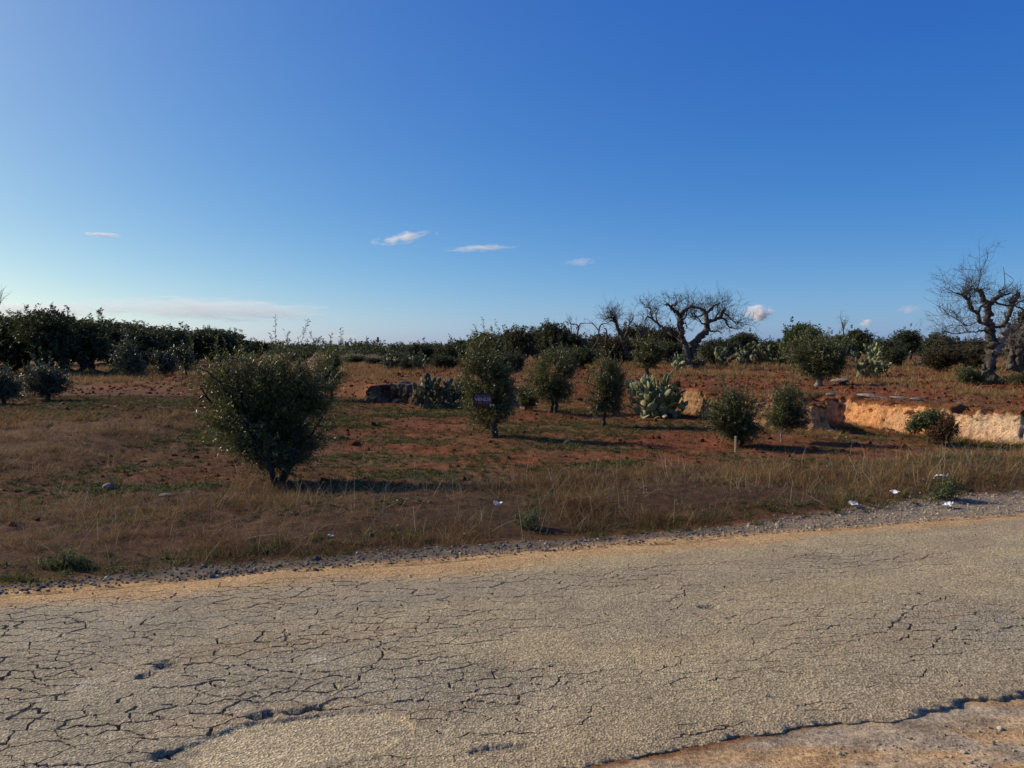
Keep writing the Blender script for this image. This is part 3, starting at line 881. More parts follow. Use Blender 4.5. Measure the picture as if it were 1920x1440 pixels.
def leaves(mb_out, base, d, n_leaf, length, leaf_len, leaf_w, rng, spread=0.85, droop=0.0):
    """rows of narrow leaves along shoots: base (n,3), d (n,3) unit, length (n,)"""
    n = len(base)
    k = np.arange(n_leaf)
    t = (k + 0.4) / n_leaf
    B = base[:, None, :] + d[:, None, :] * (t[None, :, None] * length[:, None, None])
    up = np.array([0.0, 0, 1])
    a = np.cross(d, rng.normal(0, 1, (n, 3))); a /= np.linalg.norm(a, axis=1, keepdims=True) + 1e-9
    b = np.cross(d, a)
    ang = (k * math.pi + (k // 2) * (math.pi / 2))[None, :] + rng.normal(0, 0.5, (n, n_leaf))
    side = np.cos(ang)[..., None] * a[:, None, :] + np.sin(ang)[..., None] * b[:, None, :]
    ld = d[:, None, :] * rng.uniform(0.35, 0.9, (n, n_leaf))[..., None] + side * spread + rng.normal(0, 0.2, (n, n_leaf, 3))
    ld[..., 2] -= droop
    ld /= np.linalg.norm(ld, axis=2, keepdims=True)
    nn = np.cross(ld, rng.normal(0, 1, (n, n_leaf, 3)))
    nn /= np.linalg.norm(nn, axis=2, keepdims=True) + 1e-9
    nrm = nn
    wv = np.cross(ld, nrm)
    LL = (leaf_len * rng.uniform(0.7, 1.25, (n, n_leaf)))[..., None]
    WW = (leaf_w * rng.uniform(0.8, 1.2, (n, n_leaf)))[..., None]
    mid = B + ld * LL * 0.5
    v0 = B; v1 = mid + wv * WW * 0.5 + nrm * WW * 0.12; v2 = B + ld * LL; v3 = mid - wv * WW * 0.5 + nrm * WW * 0.12
    V = np.stack([v0, v1, v2, v3], 2).reshape(-1, 3)
    nq = n * n_leaf
    q = np.arange(nq)[:, None] * 4
    F3 = np.concatenate([q + np.array([[0, 1, 2]]), q + np.array([[0, 2, 3]])])
    tint = np.repeat(np.clip(rng.normal(0.5, 0.22, n)[:, None] + rng.normal(0, 0.12, (n, n_leaf)), 0, 1).reshape(-1), 4)
    mb_out.add(V, F3, None, tint)

def in_lobes(lobes, n, rng, shell=0.45):
    """points in a union of ellipsoids, most of them near the surface; returns points and outward vectors"""
    vol = np.array([l[3] * l[4] * l[5] for l in lobes]) ** 0.8
    pick = rng.choice(len(lobes), n, p=vol / vol.sum())
    d = rng.normal(0, 1, (n, 3)); d /= np.linalg.norm(d, axis=1, keepdims=True)
    r = rng.random(n) ** shell
    L = np.array(lobes)
    P = L[pick, :3] + d * r[:, None] * L[pick, 3:6]
    return P, d

def build_tree(lobes, fork, trunk_r, seed, n_shoot, shoot_len, n_leaf, leaf_len, leaf_w, n_sub=40, sticks=True, base_pts=None,
               up=0.55, sprigs=0, stems=1, shell=0.42, min_z=0.03, sub_r=0.008, clump=0.0, sides=8, leaf_lobes=None, gaps=0.0):
    rng = np.random.default_rng(seed)
    tb = MB(); cb = MB()
    H = max(l[2] + l[5] for l in lobes)
    sk = []
    forks = []
    for s in range(stems):
        off = np.array([rng.normal(0, trunk_r * 0.9), rng.normal(0, trunk_r * 0.9), 0]) if stems > 1 else np.zeros(3)
        fk = np.array(fork, float) + (rng.normal(0, 0.10 * H, 3) * (1, 1, 0.4) if stems > 1 else 0)
        P = limb(off + np.array([0, 0, -0.06]), fk, 7, 0.0, rng, 0.035)
        rr = np.linspace(trunk_r * 1.15, trunk_r * 0.7, 7); rr[0] *= 1.35; rr[1] *= 1.08
        if stems > 1: rr = rr * 0.75
        tb.tube(P, rr, sides, rough=0.10, rng=rng)
        forks.append(fk); sk += [p for p in P[3:]]
    for k, l in enumerate(lobes):
        fk = min(forks, key=lambda f: np.linalg.norm(f - np.array(l[:3])) + rng.random() * 0.2)
        c = np.array(l[:3]) + np.array([0, 0, l[5] * 0.35])
        P = limb(fk, c, 8, 0.04, rng, 0.05)
        r0 = trunk_r * rng.uniform(0.42, 0.6)
        tb.tube(P, np.linspace(r0, max(r0 * 0.25, 0.004), 8), max(5, sides - 2), rough=0.08, rng=rng)
        sk += [p for p in P]
    sub, _ = in_lobes(lobes, n_sub, rng, 0.5)
    order = np.argsort(np.linalg.norm(sub - np.array(fork), axis=1))
    for p in sub[order]:
        if p[2] < min_z + 0.02: continue
        A = np.array(sk)
        dd = np.linalg.norm(A - p, axis=1) + np.maximum(0, A[:, 2] - p[2]) * 0.8
        q = A[np.argmin(dd)]
        if np.linalg.norm(q - p) < 0.03: continue
        P = limb(q, p, 5, 0.03, rng, 0.06)
        tb.tube(P, np.linspace(sub_r * 1.6, sub_r * 0.5, 5), 4)
        sk += [x for x in P[2:]]
    sk = np.array(sk)
    lobes = leaf_lobes or lobes
    B, out = in_lobes(lobes, n_shoot, rng, shell)
    if clump:
        # gather the shoots into tufts so that light and dark clumps and gaps appear
        nc = max(6, int(n_shoot / 14)); C, _ = in_lobes(lobes, nc, rng, shell)
        pk = rng.integers(0, nc, n_shoot)
        B = B * (1 - clump) + C[pk] * clump
    if gaps:
        f_ = gaps
        nz_ = 0.5 * (fbm(B[:, 0] * f_ + seed, B[:, 2] * f_, 2, seed) + fbm(B[:, 1] * f_ + seed, (B[:, 2] + B[:, 0] * 0.5) * f_, 2, seed + 3))
        B = B[nz_ > np.quantile(nz_, 0.30)]
    B = B[B[:, 2] > min_z]; n = len(B)
    ctr = np.mean([l[:3] for l in lobes], axis=0)
    d = (B - ctr); d /= np.linalg.norm(d, axis=1, keepdims=True) + 1e-9
    d = d * 1.0 + np.array([0, 0, up]) + rng.normal(0, 0.42, (n, 3))
    d /= np.linalg.norm(d, axis=1, keepdims=True)
    L = shoot_len * rng.uniform(0.55, 1.1, n) * np.where(rng.random(n) < 0.12, 1.7, 1.0)
    leaves(cb, B - d * L[:, None] * 0.5, d, n_leaf, L, leaf_len, leaf_w, rng)
    if sprigs:
        top = [l for l in lobes]
        S, so = in_lobes(top, sprigs * 3, rng, 0.2)
        S = S[np.argsort(-S[:, 2] + rng.normal(0, 0.12 * H, len(S)))][:sprigs]
        ds = np.tile(np.array([0, 0, 1.0]), (len(S), 1)) + rng.normal(0, 0.28, (len(S), 3)); ds /= np.linalg.norm(ds, axis=1, keepdims=True)
        Ls = shoot_len * rng.uniform(0.7, 1.3, len(S))
        leaves(cb, S, ds, n_leaf + 6, Ls, leaf_len * 0.9, leaf_w, rng)
        cb.sticks(S - ds * 0.05, S + ds * Ls[:, None], 0.003, 0.0015)
    if sticks:
        cb.sticks(B - d * L[:, None] * 0.6, B + d * L[:, None] * 0.4, sub_r * 0.35, sub_r * 0.15)
    return tb, cb

def place_tree(name, label, cat, x, y, tb, cb, leafmat, group=None, barkmat='bark', z=None, crown_name='crown', rotz=0.0):
    t = thing(name, label, cat, (x, y, gz(x, y) if z is None else z), rotz, group)
    obj('trunk', tb.build('trunk', [M[barkmat]], True), t)
    obj(crown_name, cb.build('crown', [M[leafmat]], False, 'tint'), t)
    return t

def px_lobes(bx, Y, L, zb):
    """lobes drawn in photo pixels (cx, cy, rx, ry[, depth offset, depth radius]) to metres about a base at column bx, distance Y"""
    out = []
    for l in L:
        s = Y / F
        rx = l[2] * s; rz = l[3] * s
        dy = l[4] if len(l) > 4 else 0.0
        ry = l[5] if len(l) > 5 else (rx + rz) * 0.5
        out.append((PX(l[0], Y) - PX(bx, Y), dy, PZ(l[1], Y) - zb, rx, ry, rz))
    return out

def young_olive(name, label, bx, Y, L, fork_px, trunk_r, seed, n_shoot, leaf_len=0.05, leaf_w=0.012, shoot=0.2, n_leaf=14, mat='olive', stems=1, sprigs=20, group='young olive trees', barkmat='bark', n_sub=45, clump=0.42, up=0.5, skirt=0.30):
    x = PX(bx, Y); zb = gz(x, Y)
    lob = px_lobes(bx, Y, L, zb)
    fork = (PX(fork_px[0], Y) - x, 0.0, max(0.08, PZ(fork_px[1], Y) - zb))
    rr_ = np.random.default_rng(seed + 900)
    lob2 = []
    if skirt:
        Wd = max(abs(l[0]) + l[3] for l in lob); Ht = max(l[2] + l[5] for l in lob)
        for a_ in (0.4, 2.2, 3.6, 5.2):
            lob2.append((0.30 * Wd * math.cos(a_), 0.30 * Wd * math.sin(a_), Ht * skirt, Wd * 0.42, Wd * 0.42, Ht * 0.17))
    for l in lob:
        for k in range(4):
            d_ = rr_.normal(0, 1, 3); d_ /= np.linalg.norm(d_)
            q_ = rr_.uniform(0.6, 1.35); f_ = rr_.uniform(0.30, 0.62)
            lob2.append((l[0] + d_[0] * q_ * l[3] * 0.85, l[1] + d_[1] * q_ * l[4] * 0.85, l[2] + d_[2] * q_ * l[5] * 0.85, l[3] * f_, l[4] * f_, l[5] * f_))
    lob = [(l[0], l[1], l[2], l[3] * 1.1, l[4] * 1.1, l[5] * 1.1) for l in lob]
    tb, cb = build_tree(lob, fork, trunk_r, seed, int(n_shoot * 1.6), shoot * 1.35, n_leaf, leaf_len, leaf_w, n_sub=n_sub, stems=stems, sprigs=sprigs, clump=clump, up=up, leaf_lobes=lob + lob2, gaps=1.0 / (0.11 * max(l[2] + l[5] for l in lob)))
    return place_tree(name, label, 'tree', x, Y, tb, cb, mat, group, barkmat)

young_olive('olive_tree', 'large bushy young olive with several stems beside the verge grass', 512, 9.5,
            [(560, 690, 72, 58), (500, 725, 60, 55, 0.1), (410, 690, 48, 42, -0.1), (385, 745, 50, 38, 0.05), (455, 770, 70, 52, -0.15), (570, 770, 62, 62, 0.1), (535, 820, 52, 55), (470, 835, 40, 40, -0.1),
             (592, 725, 50, 50, 0.2), (425, 700, 50, 45, 0.2), (370, 730, 36, 36), (395, 790, 40, 34), (440, 815, 44, 36), (512, 862, 54, 40), (472, 850, 46, 40), (552, 848, 52, 46), (505, 882, 36, 22), (600, 800, 34, 40, 0.1)], (512, 868), 0.055, 11, 2700, 0.052, 0.0125, 0.22, 15, stems=3, sprigs=60, n_sub=90)
young_olive('olive_tree', 'slender olive tree carrying the dark red sale sign', 926, 13.8,
            [(905, 665, 48, 46, 0.1), (880, 700, 38, 36, 0.15), (938, 690, 30, 46, 0.0), (945, 735, 22, 46, 0.1), (880, 765, 26, 42, 0.30, 0.2), (895, 795, 26, 22, 0.25, 0.2), (912, 805, 22, 14, 0.2, 0.2), (940, 790, 16, 22, 0.25, 0.2), (900, 725, 34, 40, 0.32, 0.22), (915, 640, 34, 22)],
            (928, 742), 0.055, 12, 1500, 0.055, 0.014, 0.2, 13, sprigs=30)
young_olive('olive_tree', 'two-stemmed olive just beyond the sign tree, crown reaching the dead trees', 1032, 19.4,
            [(1040, 680, 48, 40), (1010, 745, 26, 18), (1055, 745, 30, 20), (1020, 715, 34, 30, 0.1), (1068, 705, 26, 42, 0.1), (1030, 725, 34, 28), (1050, 660, 34, 24, 0.1)], (1034, 748), 0.06, 13, 1000, 0.065, 0.018, 0.22, 12, stems=2, sprigs=20)
young_olive('olive_tree', 'small olive with bare slanting trunk immediately before the prickly pear', 1132, 16.2,
            [(1125, 700, 32, 30), (1150, 715, 30, 34, 0.1), (1118, 735, 28, 26, -0.05), (1165, 735, 22, 28, 0.1), (1140, 690, 26, 20), (1135, 755, 26, 22, 0.05), (1115, 772, 20, 14), (1160, 768, 20, 16)], (1136, 765), 0.04, 14, 900, 0.058, 0.015, 0.2, 12, sprigs=20)
young_olive('olive_tree', 'low dense olive bush with a wooden stake at its foot', 1393, 12.85,
            [(1372, 735, 36, 38), (1360, 775, 48, 32, 0.05), (1390, 790, 44, 36), (1335, 772, 30, 22, -0.05), (1405, 765, 28, 30, 0.1), (1400, 812, 34, 24), (1362, 800, 42, 24), (1375, 822, 40, 16), (1415, 795, 30, 28), (1405, 826, 34, 14)], (1392, 812), 0.035, 15, 1250, 0.05, 0.0125, 0.18, 13, sprigs=30)
young_olive('olive_tree', 'sparse little olive with a thin pale forked stem before the cutting', 1466, 13.4,
            [(1480, 750, 32, 26), (1500, 775, 28, 26, 0.05), (1462, 770, 22, 22), (1485, 795, 32, 16), (1472, 735, 26, 18), (1450, 785, 22, 18), (1510, 795, 20, 14)], (1469, 795), 0.014, 16, 620, 0.05, 0.0125, 0.18, 12, sprigs=22, barkmat='pale_wood')
young_olive('olive_tree', 'pale green olive half hidden behind the large bushy olive', 622, 24.0,
            [(622, 690, 30, 34), (610, 720, 28, 32), (632, 665, 20, 18)], (622, 745), 0.06, 17, 560, 0.085, 0.026, 0.25, 11, sprigs=10)
young_olive('olive_tree', 'rounded grey olive on the rough strip at the left edge', 88, 21.0,
            [(80, 705, 36, 32), (100, 720, 28, 28), (62, 722, 26, 24)], (88, 735), 0.06, 18, 640, 0.08, 0.024, 0.24, 11, 'olive_grey', sprigs=14)
young_olive('olive_tree', 'dark olive cut off by the left edge of the picture', 6, 20.0,
            [(0, 715, 34, 36), (20, 735, 20, 24), (-25, 720, 30, 36)], (4, 745), 0.06, 19, 640, 0.08, 0.024, 0.24, 11, 'olive_grey', sprigs=14)
young_olive('olive_tree', 'tall grey-green olive standing out before the dark grove', 246, 36.0,
            [(238, 655, 20, 24), (248, 675, 32, 24), (232, 685, 22, 22), (262, 690, 18, 18), (208, 668, 12, 10)], (246, 698), 0.10, 20, 560, 0.12, 0.04, 0.3, 10, 'olive_grey', sprigs=8)
young_olive('olive_tree', 'smaller grey-green olive between the grove and the bushy olive', 308, 38.0,
            [(305, 675, 18, 18), (318, 685, 16, 16)], (308, 698), 0.08, 21, 330, 0.12, 0.04, 0.3, 10, 'olive_grey', sprigs=6)
young_olive('olive_tree', 'grey-green olive directly above the left lobe of the bushy olive', 348, 40.0,
            [(345, 665, 22, 18), (355, 680, 18, 16)], (348, 696), 0.08, 22, 330, 0.12, 0.04, 0.3, 10, 'olive_grey', sprigs=6)
young_olive('olive_tree', 'young olive with clear trunk behind the big prickly pear', 1214, 29.0,
            [(1218, 655, 30, 26), (1210, 675, 24, 18), (1235, 665, 16, 22)], (1213, 688), 0.09, 23, 520, 0.10, 0.032, 0.26, 11, sprigs=12)
young_olive('olive_tree', 'leaning olive with a bleached trunk on the upper field', 1534, 23.5,
            [(1548, 660, 40, 34), (1520, 650, 34, 26, 0.2), (1565, 685, 30, 28), (1545, 700, 32, 16), (1490, 675, 30, 22, 0.3), (1585, 660, 22, 28, 0.2)], (1540, 695), 0.10, 24, 1250, 0.085, 0.024, 0.26, 12, sprigs=18, barkmat='pale_wood')
young_olive('olive_tree', 'low olive scrub between the sign tree and its two-stemmed neighbour', 985, 20.0,
            [(985, 740, 22, 20), (1000, 750, 16, 14)], (985, 757), 0.03, 25, 330, 0.07, 0.02, 0.22, 10, sprigs=6)

# ------------------------------------------------------------------ mature trees behind: a few shapes, copied
def proto(seed, w, h, trunk_h, n_shoot, leaf_len, leaf_w, round_top=False, n_lobes=9, shoot=0.42, n_leaf=9, clump=0.4, low=0.0):
    rng = np.random.default_rng(seed)
    lob = []
    for k in range(n_lobes):
        a = rng.random() * 2 * math.pi; rr = w * 0.5 * rng.uniform(0.1, 0.68)
        zc = trunk_h + (h - trunk_h) * rng.uniform(0.25 - low, 0.80)
        if round_top: zc = trunk_h + (h - trunk_h) * (0.72 - 0.45 * (rr / (w * 0.5)) ** 2)
        s = rng.uniform(0.2, 0.34) * w
        lob.append((rr * math.cos(a), rr * math.sin(a), zc, s * 0.85, s * 0.85, s * rng.uniform(0.55, 0.8)))
    lob.append((0, 0, trunk_h + (h - trunk_h) * 0.5, w * 0.36, w * 0.36, (h - trunk_h) * 0.42))
    for k in range(3):
        a = rng.random() * 6.28
        lob.append((w * 0.26 * math.cos(a), w * 0.26 * math.sin(a), trunk_h + (h - trunk_h) * 0.24, w * 0.22, w * 0.22, (h - trunk_h) * 0.2))
    top = max(l[2] + l[5] for l in lob)
    lob = [(a, b, c * h / top, d, e, f * h / top) for a, b, c, d, e, f in lob]
    tb, cb = build_tree(lob, (rng.normal(0, 0.1), rng.normal(0, 0.1), trunk_h), w * 0.05, seed, n_shoot, shoot, n_leaf, leaf_len, leaf_w, n_sub=26, sticks=False,
                        sprigs=5, stems=2, clump=clump, sub_r=0.02, shell=0.36)
    return tb.build('trunk', [M['bark']], True), cb

PROTO = {}
def add_proto(key, mats, **kw):
    tm, cb = proto(**kw)
    PROTO[key] = (tm, {k: None for k in mats}, cb, kw['h'], kw['w'])
def crown_mesh(key, matname):
    tm, d, cb, h, w = PROTO[key]
    if d.get(matname) is None:
        d[matname] = cb.build('crown', [M[matname]], False, 'tint')
    return tm, d[matname], h, w
add_proto('a', ['olive_far'], seed=201, w=4.4, h=4.0, trunk_h=0.35, n_shoot=1350, leaf_len=0.19, leaf_w=0.085)
add_proto('b', ['olive_far'], seed=202, w=4.0, h=4.0, trunk_h=0.35, n_shoot=1300, leaf_len=0.19, leaf_w=0.085)
add_proto('c', ['olive_far'], seed=203, w=4.8, h=4.0, trunk_h=0.30, n_shoot=1350, leaf_len=0.19, leaf_w=0.085, n_lobes=11)
add_proto('bush', ['olive_far'], seed=204, w=4.0, h=3.0, trunk_h=0.25, n_shoot=1250, leaf_len=0.16, leaf_w=0.07, n_lobes=10, low=0.2)
add_proto('dome', ['broad'], seed=205, w=4.4, h=3.2, trunk_h=0.35, n_shoot=1300, leaf_len=0.17, leaf_w=0.10, round_top=True, n_lobes=14, clump=0.5)

def big_tree(key, mat, px, Y, top_py, wpx, label, seed, name='olive_tree', group=None, sink=0.0):
    tm, cm, h, w = crown_mesh(key, mat)
    x = PX(px, Y); zb = gz(x, Y) - 0.04 - sink
    rng = random.Random(seed)
    t = thing(name, label, 'tree', (x, Y, zb), rng.random() * 6.28, group)
    sz = (PZ(top_py, Y) - zb) / h; sx = wpx / F * Y / w
    t.scale = (sx, sx, sz)
    obj('trunk', tm, t); obj('crown', cm, t)
    return t

ORD = ['first', 'second', 'third', 'fourth', 'fifth', 'sixth', 'seventh', 'eighth', 'ninth', 'tenth', 'eleventh', 'twelfth']
grove = [(-12, 41, 588, 160), (38, 43, 582, 140), (88, 41, 572, 140), (140, 43, 577, 140), (192, 46, 586, 135), (245, 50, 596, 130), (298, 56, 602, 125), (352, 64, 607, 115), (398, 82, 611, 95), (440, 96, 622, 85), (474, 115, 634, 70)]
for k, (px, Y, top, wpx) in enumerate(grove):
    lab = f'{ORD[k]} dark olive from the left in the front row of the grove'
    big_tree('abc'[k % 3], 'olive_far', px, Y, top + (6, 0, -2, 7, 3, 10, 2, 8, 0, 6, 2)[k], wpx * 1.3, lab, 300 + k, group='olive grove on the left')
for k, (px, Y, top, wpx) in enumerate([(0, 60, 588, 150), (60, 64, 582, 150), (120, 62, 580, 150), (180, 66, 590, 150), (240, 70, 598, 150), (300, 76, 604, 130), (350, 84, 608, 130), (400, 92, 612, 120)]):
    big_tree('bca'[k % 3], 'olive_far', px, Y, top + 2, wpx * 1.3, f'{ORD[k]} olive from the left in the rear row of the dark grove', 330 + k, group='olive grove on the left')

mid = [
    ('bush', 'olive_far', 668, 70, 664, 60, 'far low olive on the skyline beside the bushy olive'),
    ('bush', 'olive_far', 560, 90, 656, 80, 'far olive showing just above the bushy olive'),
    ('bush', 'olive_far', 700, 62, 668, 50, 'low dark olive under the distant wind turbine'),
    ('bush', 'olive_far', 748, 50, 656, 80, 'rounded olive scrub beside the far pale prickly pear'),
    ('b', 'olive_far', 795, 47, 638, 95, 'taller dark olive in the scrub before the sign tree'),
    ('bush', 'olive_far', 845, 44, 638, 85, 'olive scrub touching the sign tree crown from behind'),
    ('bush', 'olive_far', 770, 40, 662, 70, 'low front bush of the scrub beyond the dark bank'),
    ('bush', 'olive_far', 828, 38, 660, 75, 'dark front bush above the prickly pear on the bank'),
    ('dome', 'broad', 908, 36, 616, 92, 'green domed tree rising directly behind the sign tree'),
    ('a', 'olive_brown', 972, 42, 602, 105, 'brownish half-withered olive nearest the green domed tree'),
    ('c', 'olive_brown', 1032, 46, 598, 105, 'brownish half-withered olive beside the thin dead tree'),
    ('a', 'olive_brown', 1003, 58, 606, 95, 'rear withered olive filling the gap between the two brownish ones'),
    ('b', 'olive_brown', 1075, 60, 618, 95, 'rear withered olive seen through the thin dead tree'),
    ('c', 'olive_far', 1125, 62, 622, 100, 'rear dark olive between the thin and the broken dead trees'),
    ('a', 'olive_brown', 1222, 66, 608, 100, 'rear withered olive left of the twin-stemmed dead tree'),
    ('c', 'olive_far', 945, 56, 622, 90, 'rear dark olive beside the green domed tree'),
    ('b', 'olive_far', 872, 58, 632, 80, 'rear dark olive peeping out left of the sign tree'),
    ('bush', 'olive_far', 960, 34, 655, 80, 'low dark shrub in front of the withered olives'),
    ('bush', 'olive_far', 1090, 40, 645, 100, 'dark scrub at the foot of the thin dead tree'),
    ('bush', 'olive_brown', 1150, 44, 622, 110, 'brown scrub at the foot of the broken dead tree'),
    ('a', 'olive_brown', 1195, 56, 598, 110, 'withered olive behind the broken dead tree'),
    ('bush', 'olive_far', 1255, 50, 632, 90, 'dark shrub between the dead trees and the young olive'),
    ('b', 'olive_brown', 1250, 62, 604, 90, 'withered olive behind the twin-stemmed dead tree'),
    ('bush', 'olive_far', 1345, 52, 628, 95, 'dark shrub right behind the twin-stemmed dead tree'),
    ('dome', 'olive_far', 1398, 56, 618, 100, 'dark rounded tree above the prickly pear hedge'),
    ('bush', 'olive_far', 1445, 50, 630, 85, 'dark shrub at the end of the prickly pear hedge'),
    ('dome', 'broad', 1502, 42, 598, 128, 'bright green domed carob beyond the leaning olive'),
    ('dome', 'broad', 1572, 50, 622, 90, 'second green rounded tree beside the domed carob'),
    ('dome', 'olive_far', 1608, 66, 612, 80, 'dark rounded tree on the skyline behind the knobbly prickly pear'),
    ('bush', 'olive_far', 1660, 60, 628, 90, 'dark scrub beside the little white house'),
    ('b', 'olive_far', 1700, 70, 612, 80, 'dark skyline olive above the slender far cactus'),
    ('bush', 'olive_far', 1680, 44, 645, 60, 'dark bush next to the slender far cactus'),
    ('a', 'olive_far', 1755, 62, 616, 95, 'dark skyline olive to the left of the gnarled dead tree'),
    ('bush', 'olive_brown', 1775, 36, 640, 110, 'brown leafy scrub behind the gnarled dead tree'),
    ('bush', 'olive_brown', 1835, 40, 630, 110, 'brown scrub seen past the gnarled trunk'),
    ('c', 'olive_brown', 1925, 33, 572, 130, 'brownish tree at the right edge behind the dead trunks'),
]
for k, (key, mat, px, Y, top, wpx, lab) in enumerate(mid):
    nm = {'dome': 'rounded_tree', 'bush': 'shrub'}.get(key, 'olive_tree')
    big_tree(key, mat, px, Y, top, wpx, lab, 400 + k, name=nm, group='trees and scrub beyond the field')

# distant woodland, one mass on the skyline
rng = np.random.default_rng(77)
wb = MB()
nt_ = 520
ang = np.radians(rng.uniform(-46, 46, nt_)); R = 120 * (3.6 ** rng.random(nt_))
cx_ = R * np.sin(ang); cy_ = R * np.cos(ang); ch_ = 0.6 + 1.0 * rng.random(nt_) ** 2 + 0.7 * fbm(ang * 25, R * 0.01, 3, 7)
for cx0, cy0, h0, r0 in zip(cx_, cy_, ch_, R):
    k_ = 46
    d = rng.normal(0, 1, (k_, 3)); d[:, 2] = np.abs(d[:, 2]); d /= np.linalg.norm(d, axis=1, keepdims=True)
    rr = rng.random(k_) ** 0.4
    B = np.array([cx0, cy0, 0.4]) + d * rr[:, None] * np.array([rng.uniform(2.0, 3.8), 2.6, h0 + 0.9])
    leaves(wb, B, d, 5, np.full(k_, 0.7), 0.5 * (r0 / 200) ** 0.5, 0.30 * (r0 / 200) ** 0.5, rng)
tag(obj('distant_woodland', wb.build('distant_woodland', [M['olive_far']], False, 'tint')), 'distant dark woodland along the skyline', 'woodland', kind='stuff')

# ------------------------------------------------------------------ dead trees
class Dead:
    """a bare tree drawn as limbs in photo coordinates: crop origin and scale, then real depth is given to each limb"""
    def __init__(self, ox, oy, sc, Y, base_px, seed):
        self.o = (ox, oy, sc); self.Y = Y; self.rng = np.random.default_rng(seed)
        self.x = PX(ox + base_px / sc, Y); self.z = gz(self.x, Y)
        self.main = MB(); self.tw = MB(); self.pale = MB(); self.tips = []; self.joints = {}; self.low = 0; self.rs = 0.92
    def P(self, cx, cy, dy):
        Yd = self.Y + dy
        return np.array((PX(self.o[0] + cx / self.o[2], self.Y) - self.x, dy, PZ(self.o[1] + cy / self.o[2], self.Y) - self.z))
    def limb(self, pts, depth=None, mb=None, sides=9, sub=5, wig=0.5):
        rng = self.rng
        s = self.Y / F / self.o[2]
        key = (pts[0][0], pts[0][1])
        if key not in self.joints and self.tips and pts[0][1] < self.low:
            q = self.P(pts[0][0], pts[0][1], 0.0)
            tp = min(self.tips, key=lambda t: (t[0][0] - q[0]) ** 2 + (t[0][2] - q[2]) ** 2)[0]
            self.joints[key] = tp[1]
        d0 = self.joints.get(key, 0.0)
        self.low = getattr(self, 'low', 0) or pts[0][1] - 30
        slope = depth if depth is not None else rng.normal(0, 0.45)
        ds = [d0]
        for a, b in zip(pts[:-1], pts[1:]):
            l = math.hypot(b[0] - a[0], b[1] - a[1]) * s
            ds.append(ds[-1] + slope * l + rng.normal(0, 0.12) * l)
        W = []; Rr = []
        for p, d in zip(pts, ds):
            self.joints.setdefault((p[0], p[1]), d)
            W.append(self.P(p[0], p[1], d)); Rr.append(max(p[2] * s * self.rs, 0.006))
        W = np.array(W); Rr = np.array(Rr)
        # refine with gnarled kinks
        t = np.arange(len(W)); tt = np.linspace(0, len(W) - 1, (len(W) - 1) * sub + 1)
        def cr(A):
            out = np.zeros((len(tt),) + A.shape[1:])
            Ap = np.concatenate([[2 * A[0] - A[1]], A, [2 * A[-1] - A[-2]]])
            for q, u in enumerate(tt):
                i = min(int(u), len(A) - 2); f = u - i
                p0, p1, p2, p3 = Ap[i], Ap[i + 1], Ap[i + 2], Ap[i + 3]
                out[q] = 0.5 * (2 * p1 + (p2 - p0) * f + (2 * p0 - 5 * p1 + 4 * p2 - p3) * f * f + (3 * p1 - p0 - 3 * p2 + p3) * f ** 3)
            return out
        PP = cr(W); RR = np.interp(tt, t, Rr) * (1 + np.abs(rng.normal(0, 0.13, len(tt))))
        k = rng.normal(0, 1, PP.shape) * (RR * 0.5 * wig)[:, None]; k[0] = 0
        PP = PP + k
        (mb or self.main).tube(PP, RR, sides, rough=0.16, rng=rng)
        for i in range(1, len(PP)):
            self.tips.append((PP[i], (PP[i] - PP[i - 1]) / (np.linalg.norm(PP[i] - PP[i - 1]) + 1e-9), RR[i], i == len(PP) - 1))
        return PP
    def grow(self, p, d, L, r, lvl, seg=5):
        rng = self.rng
        pts = [p]; dirs = []
        d = d / (np.linalg.norm(d) + 1e-9)
        for k in range(seg):
            d = d + rng.normal(0, 0.22, 3) + np.array([0, 0, 0.05]); d /= np.linalg.norm(d)
            pts.append(pts[-1] + d * L / seg); dirs.append(d)
        self.tw.tube(pts, np.linspace(r, r * 0.4, seg + 1), 3 if r < 0.012 else 4, cap=False)
        if lvl > 0:
            for k in range(rng.integers(2, 5)):
                i = rng.integers(1, seg)
                nd = dirs[i] + rng.normal(0, 0.75, 3)
                self.grow(pts[i + 1], nd, L * rng.uniform(0.4, 0.72), r * 0.62, lvl - 1, 4)
    def twigs(self, n, L, r, lvl=2, up=0.6, rmax=0.09, box=None):
        rng = self.rng
        cand = [t for t in self.tips if t[2] < rmax]
        if box: cand = [t for t in cand if box(t[0])]
        for k in range(n):
            p, d, rr, end = cand[rng.integers(len(cand))]
            nd = d * 0.5 + np.array([0, 0, up]) + rng.normal(0, 0.6, 3)
            self.grow(p, nd, L * rng.uniform(0.5, 1.3), r, lvl)
    def finish(self, name, label, group, twigmat='twig', zs=1.0):
        t = thing(name, label, 'tree', (self.x, self.Y, self.z - 0.05), 0, group)
        t.scale.z = zs
        obj('trunk', self.main.build('trunk', [M['dead_bark']], True), t)
        if self.tw.v: tag(obj('twigs', self.tw.build('twigs', [M[twigmat]], False), t), kind='stuff')
        if self.pale.v: tag(obj('broken_limb', self.pale.build('broken_limb', [M['pale_wood']], True), t), 'pale barkless broken limb')
        return t

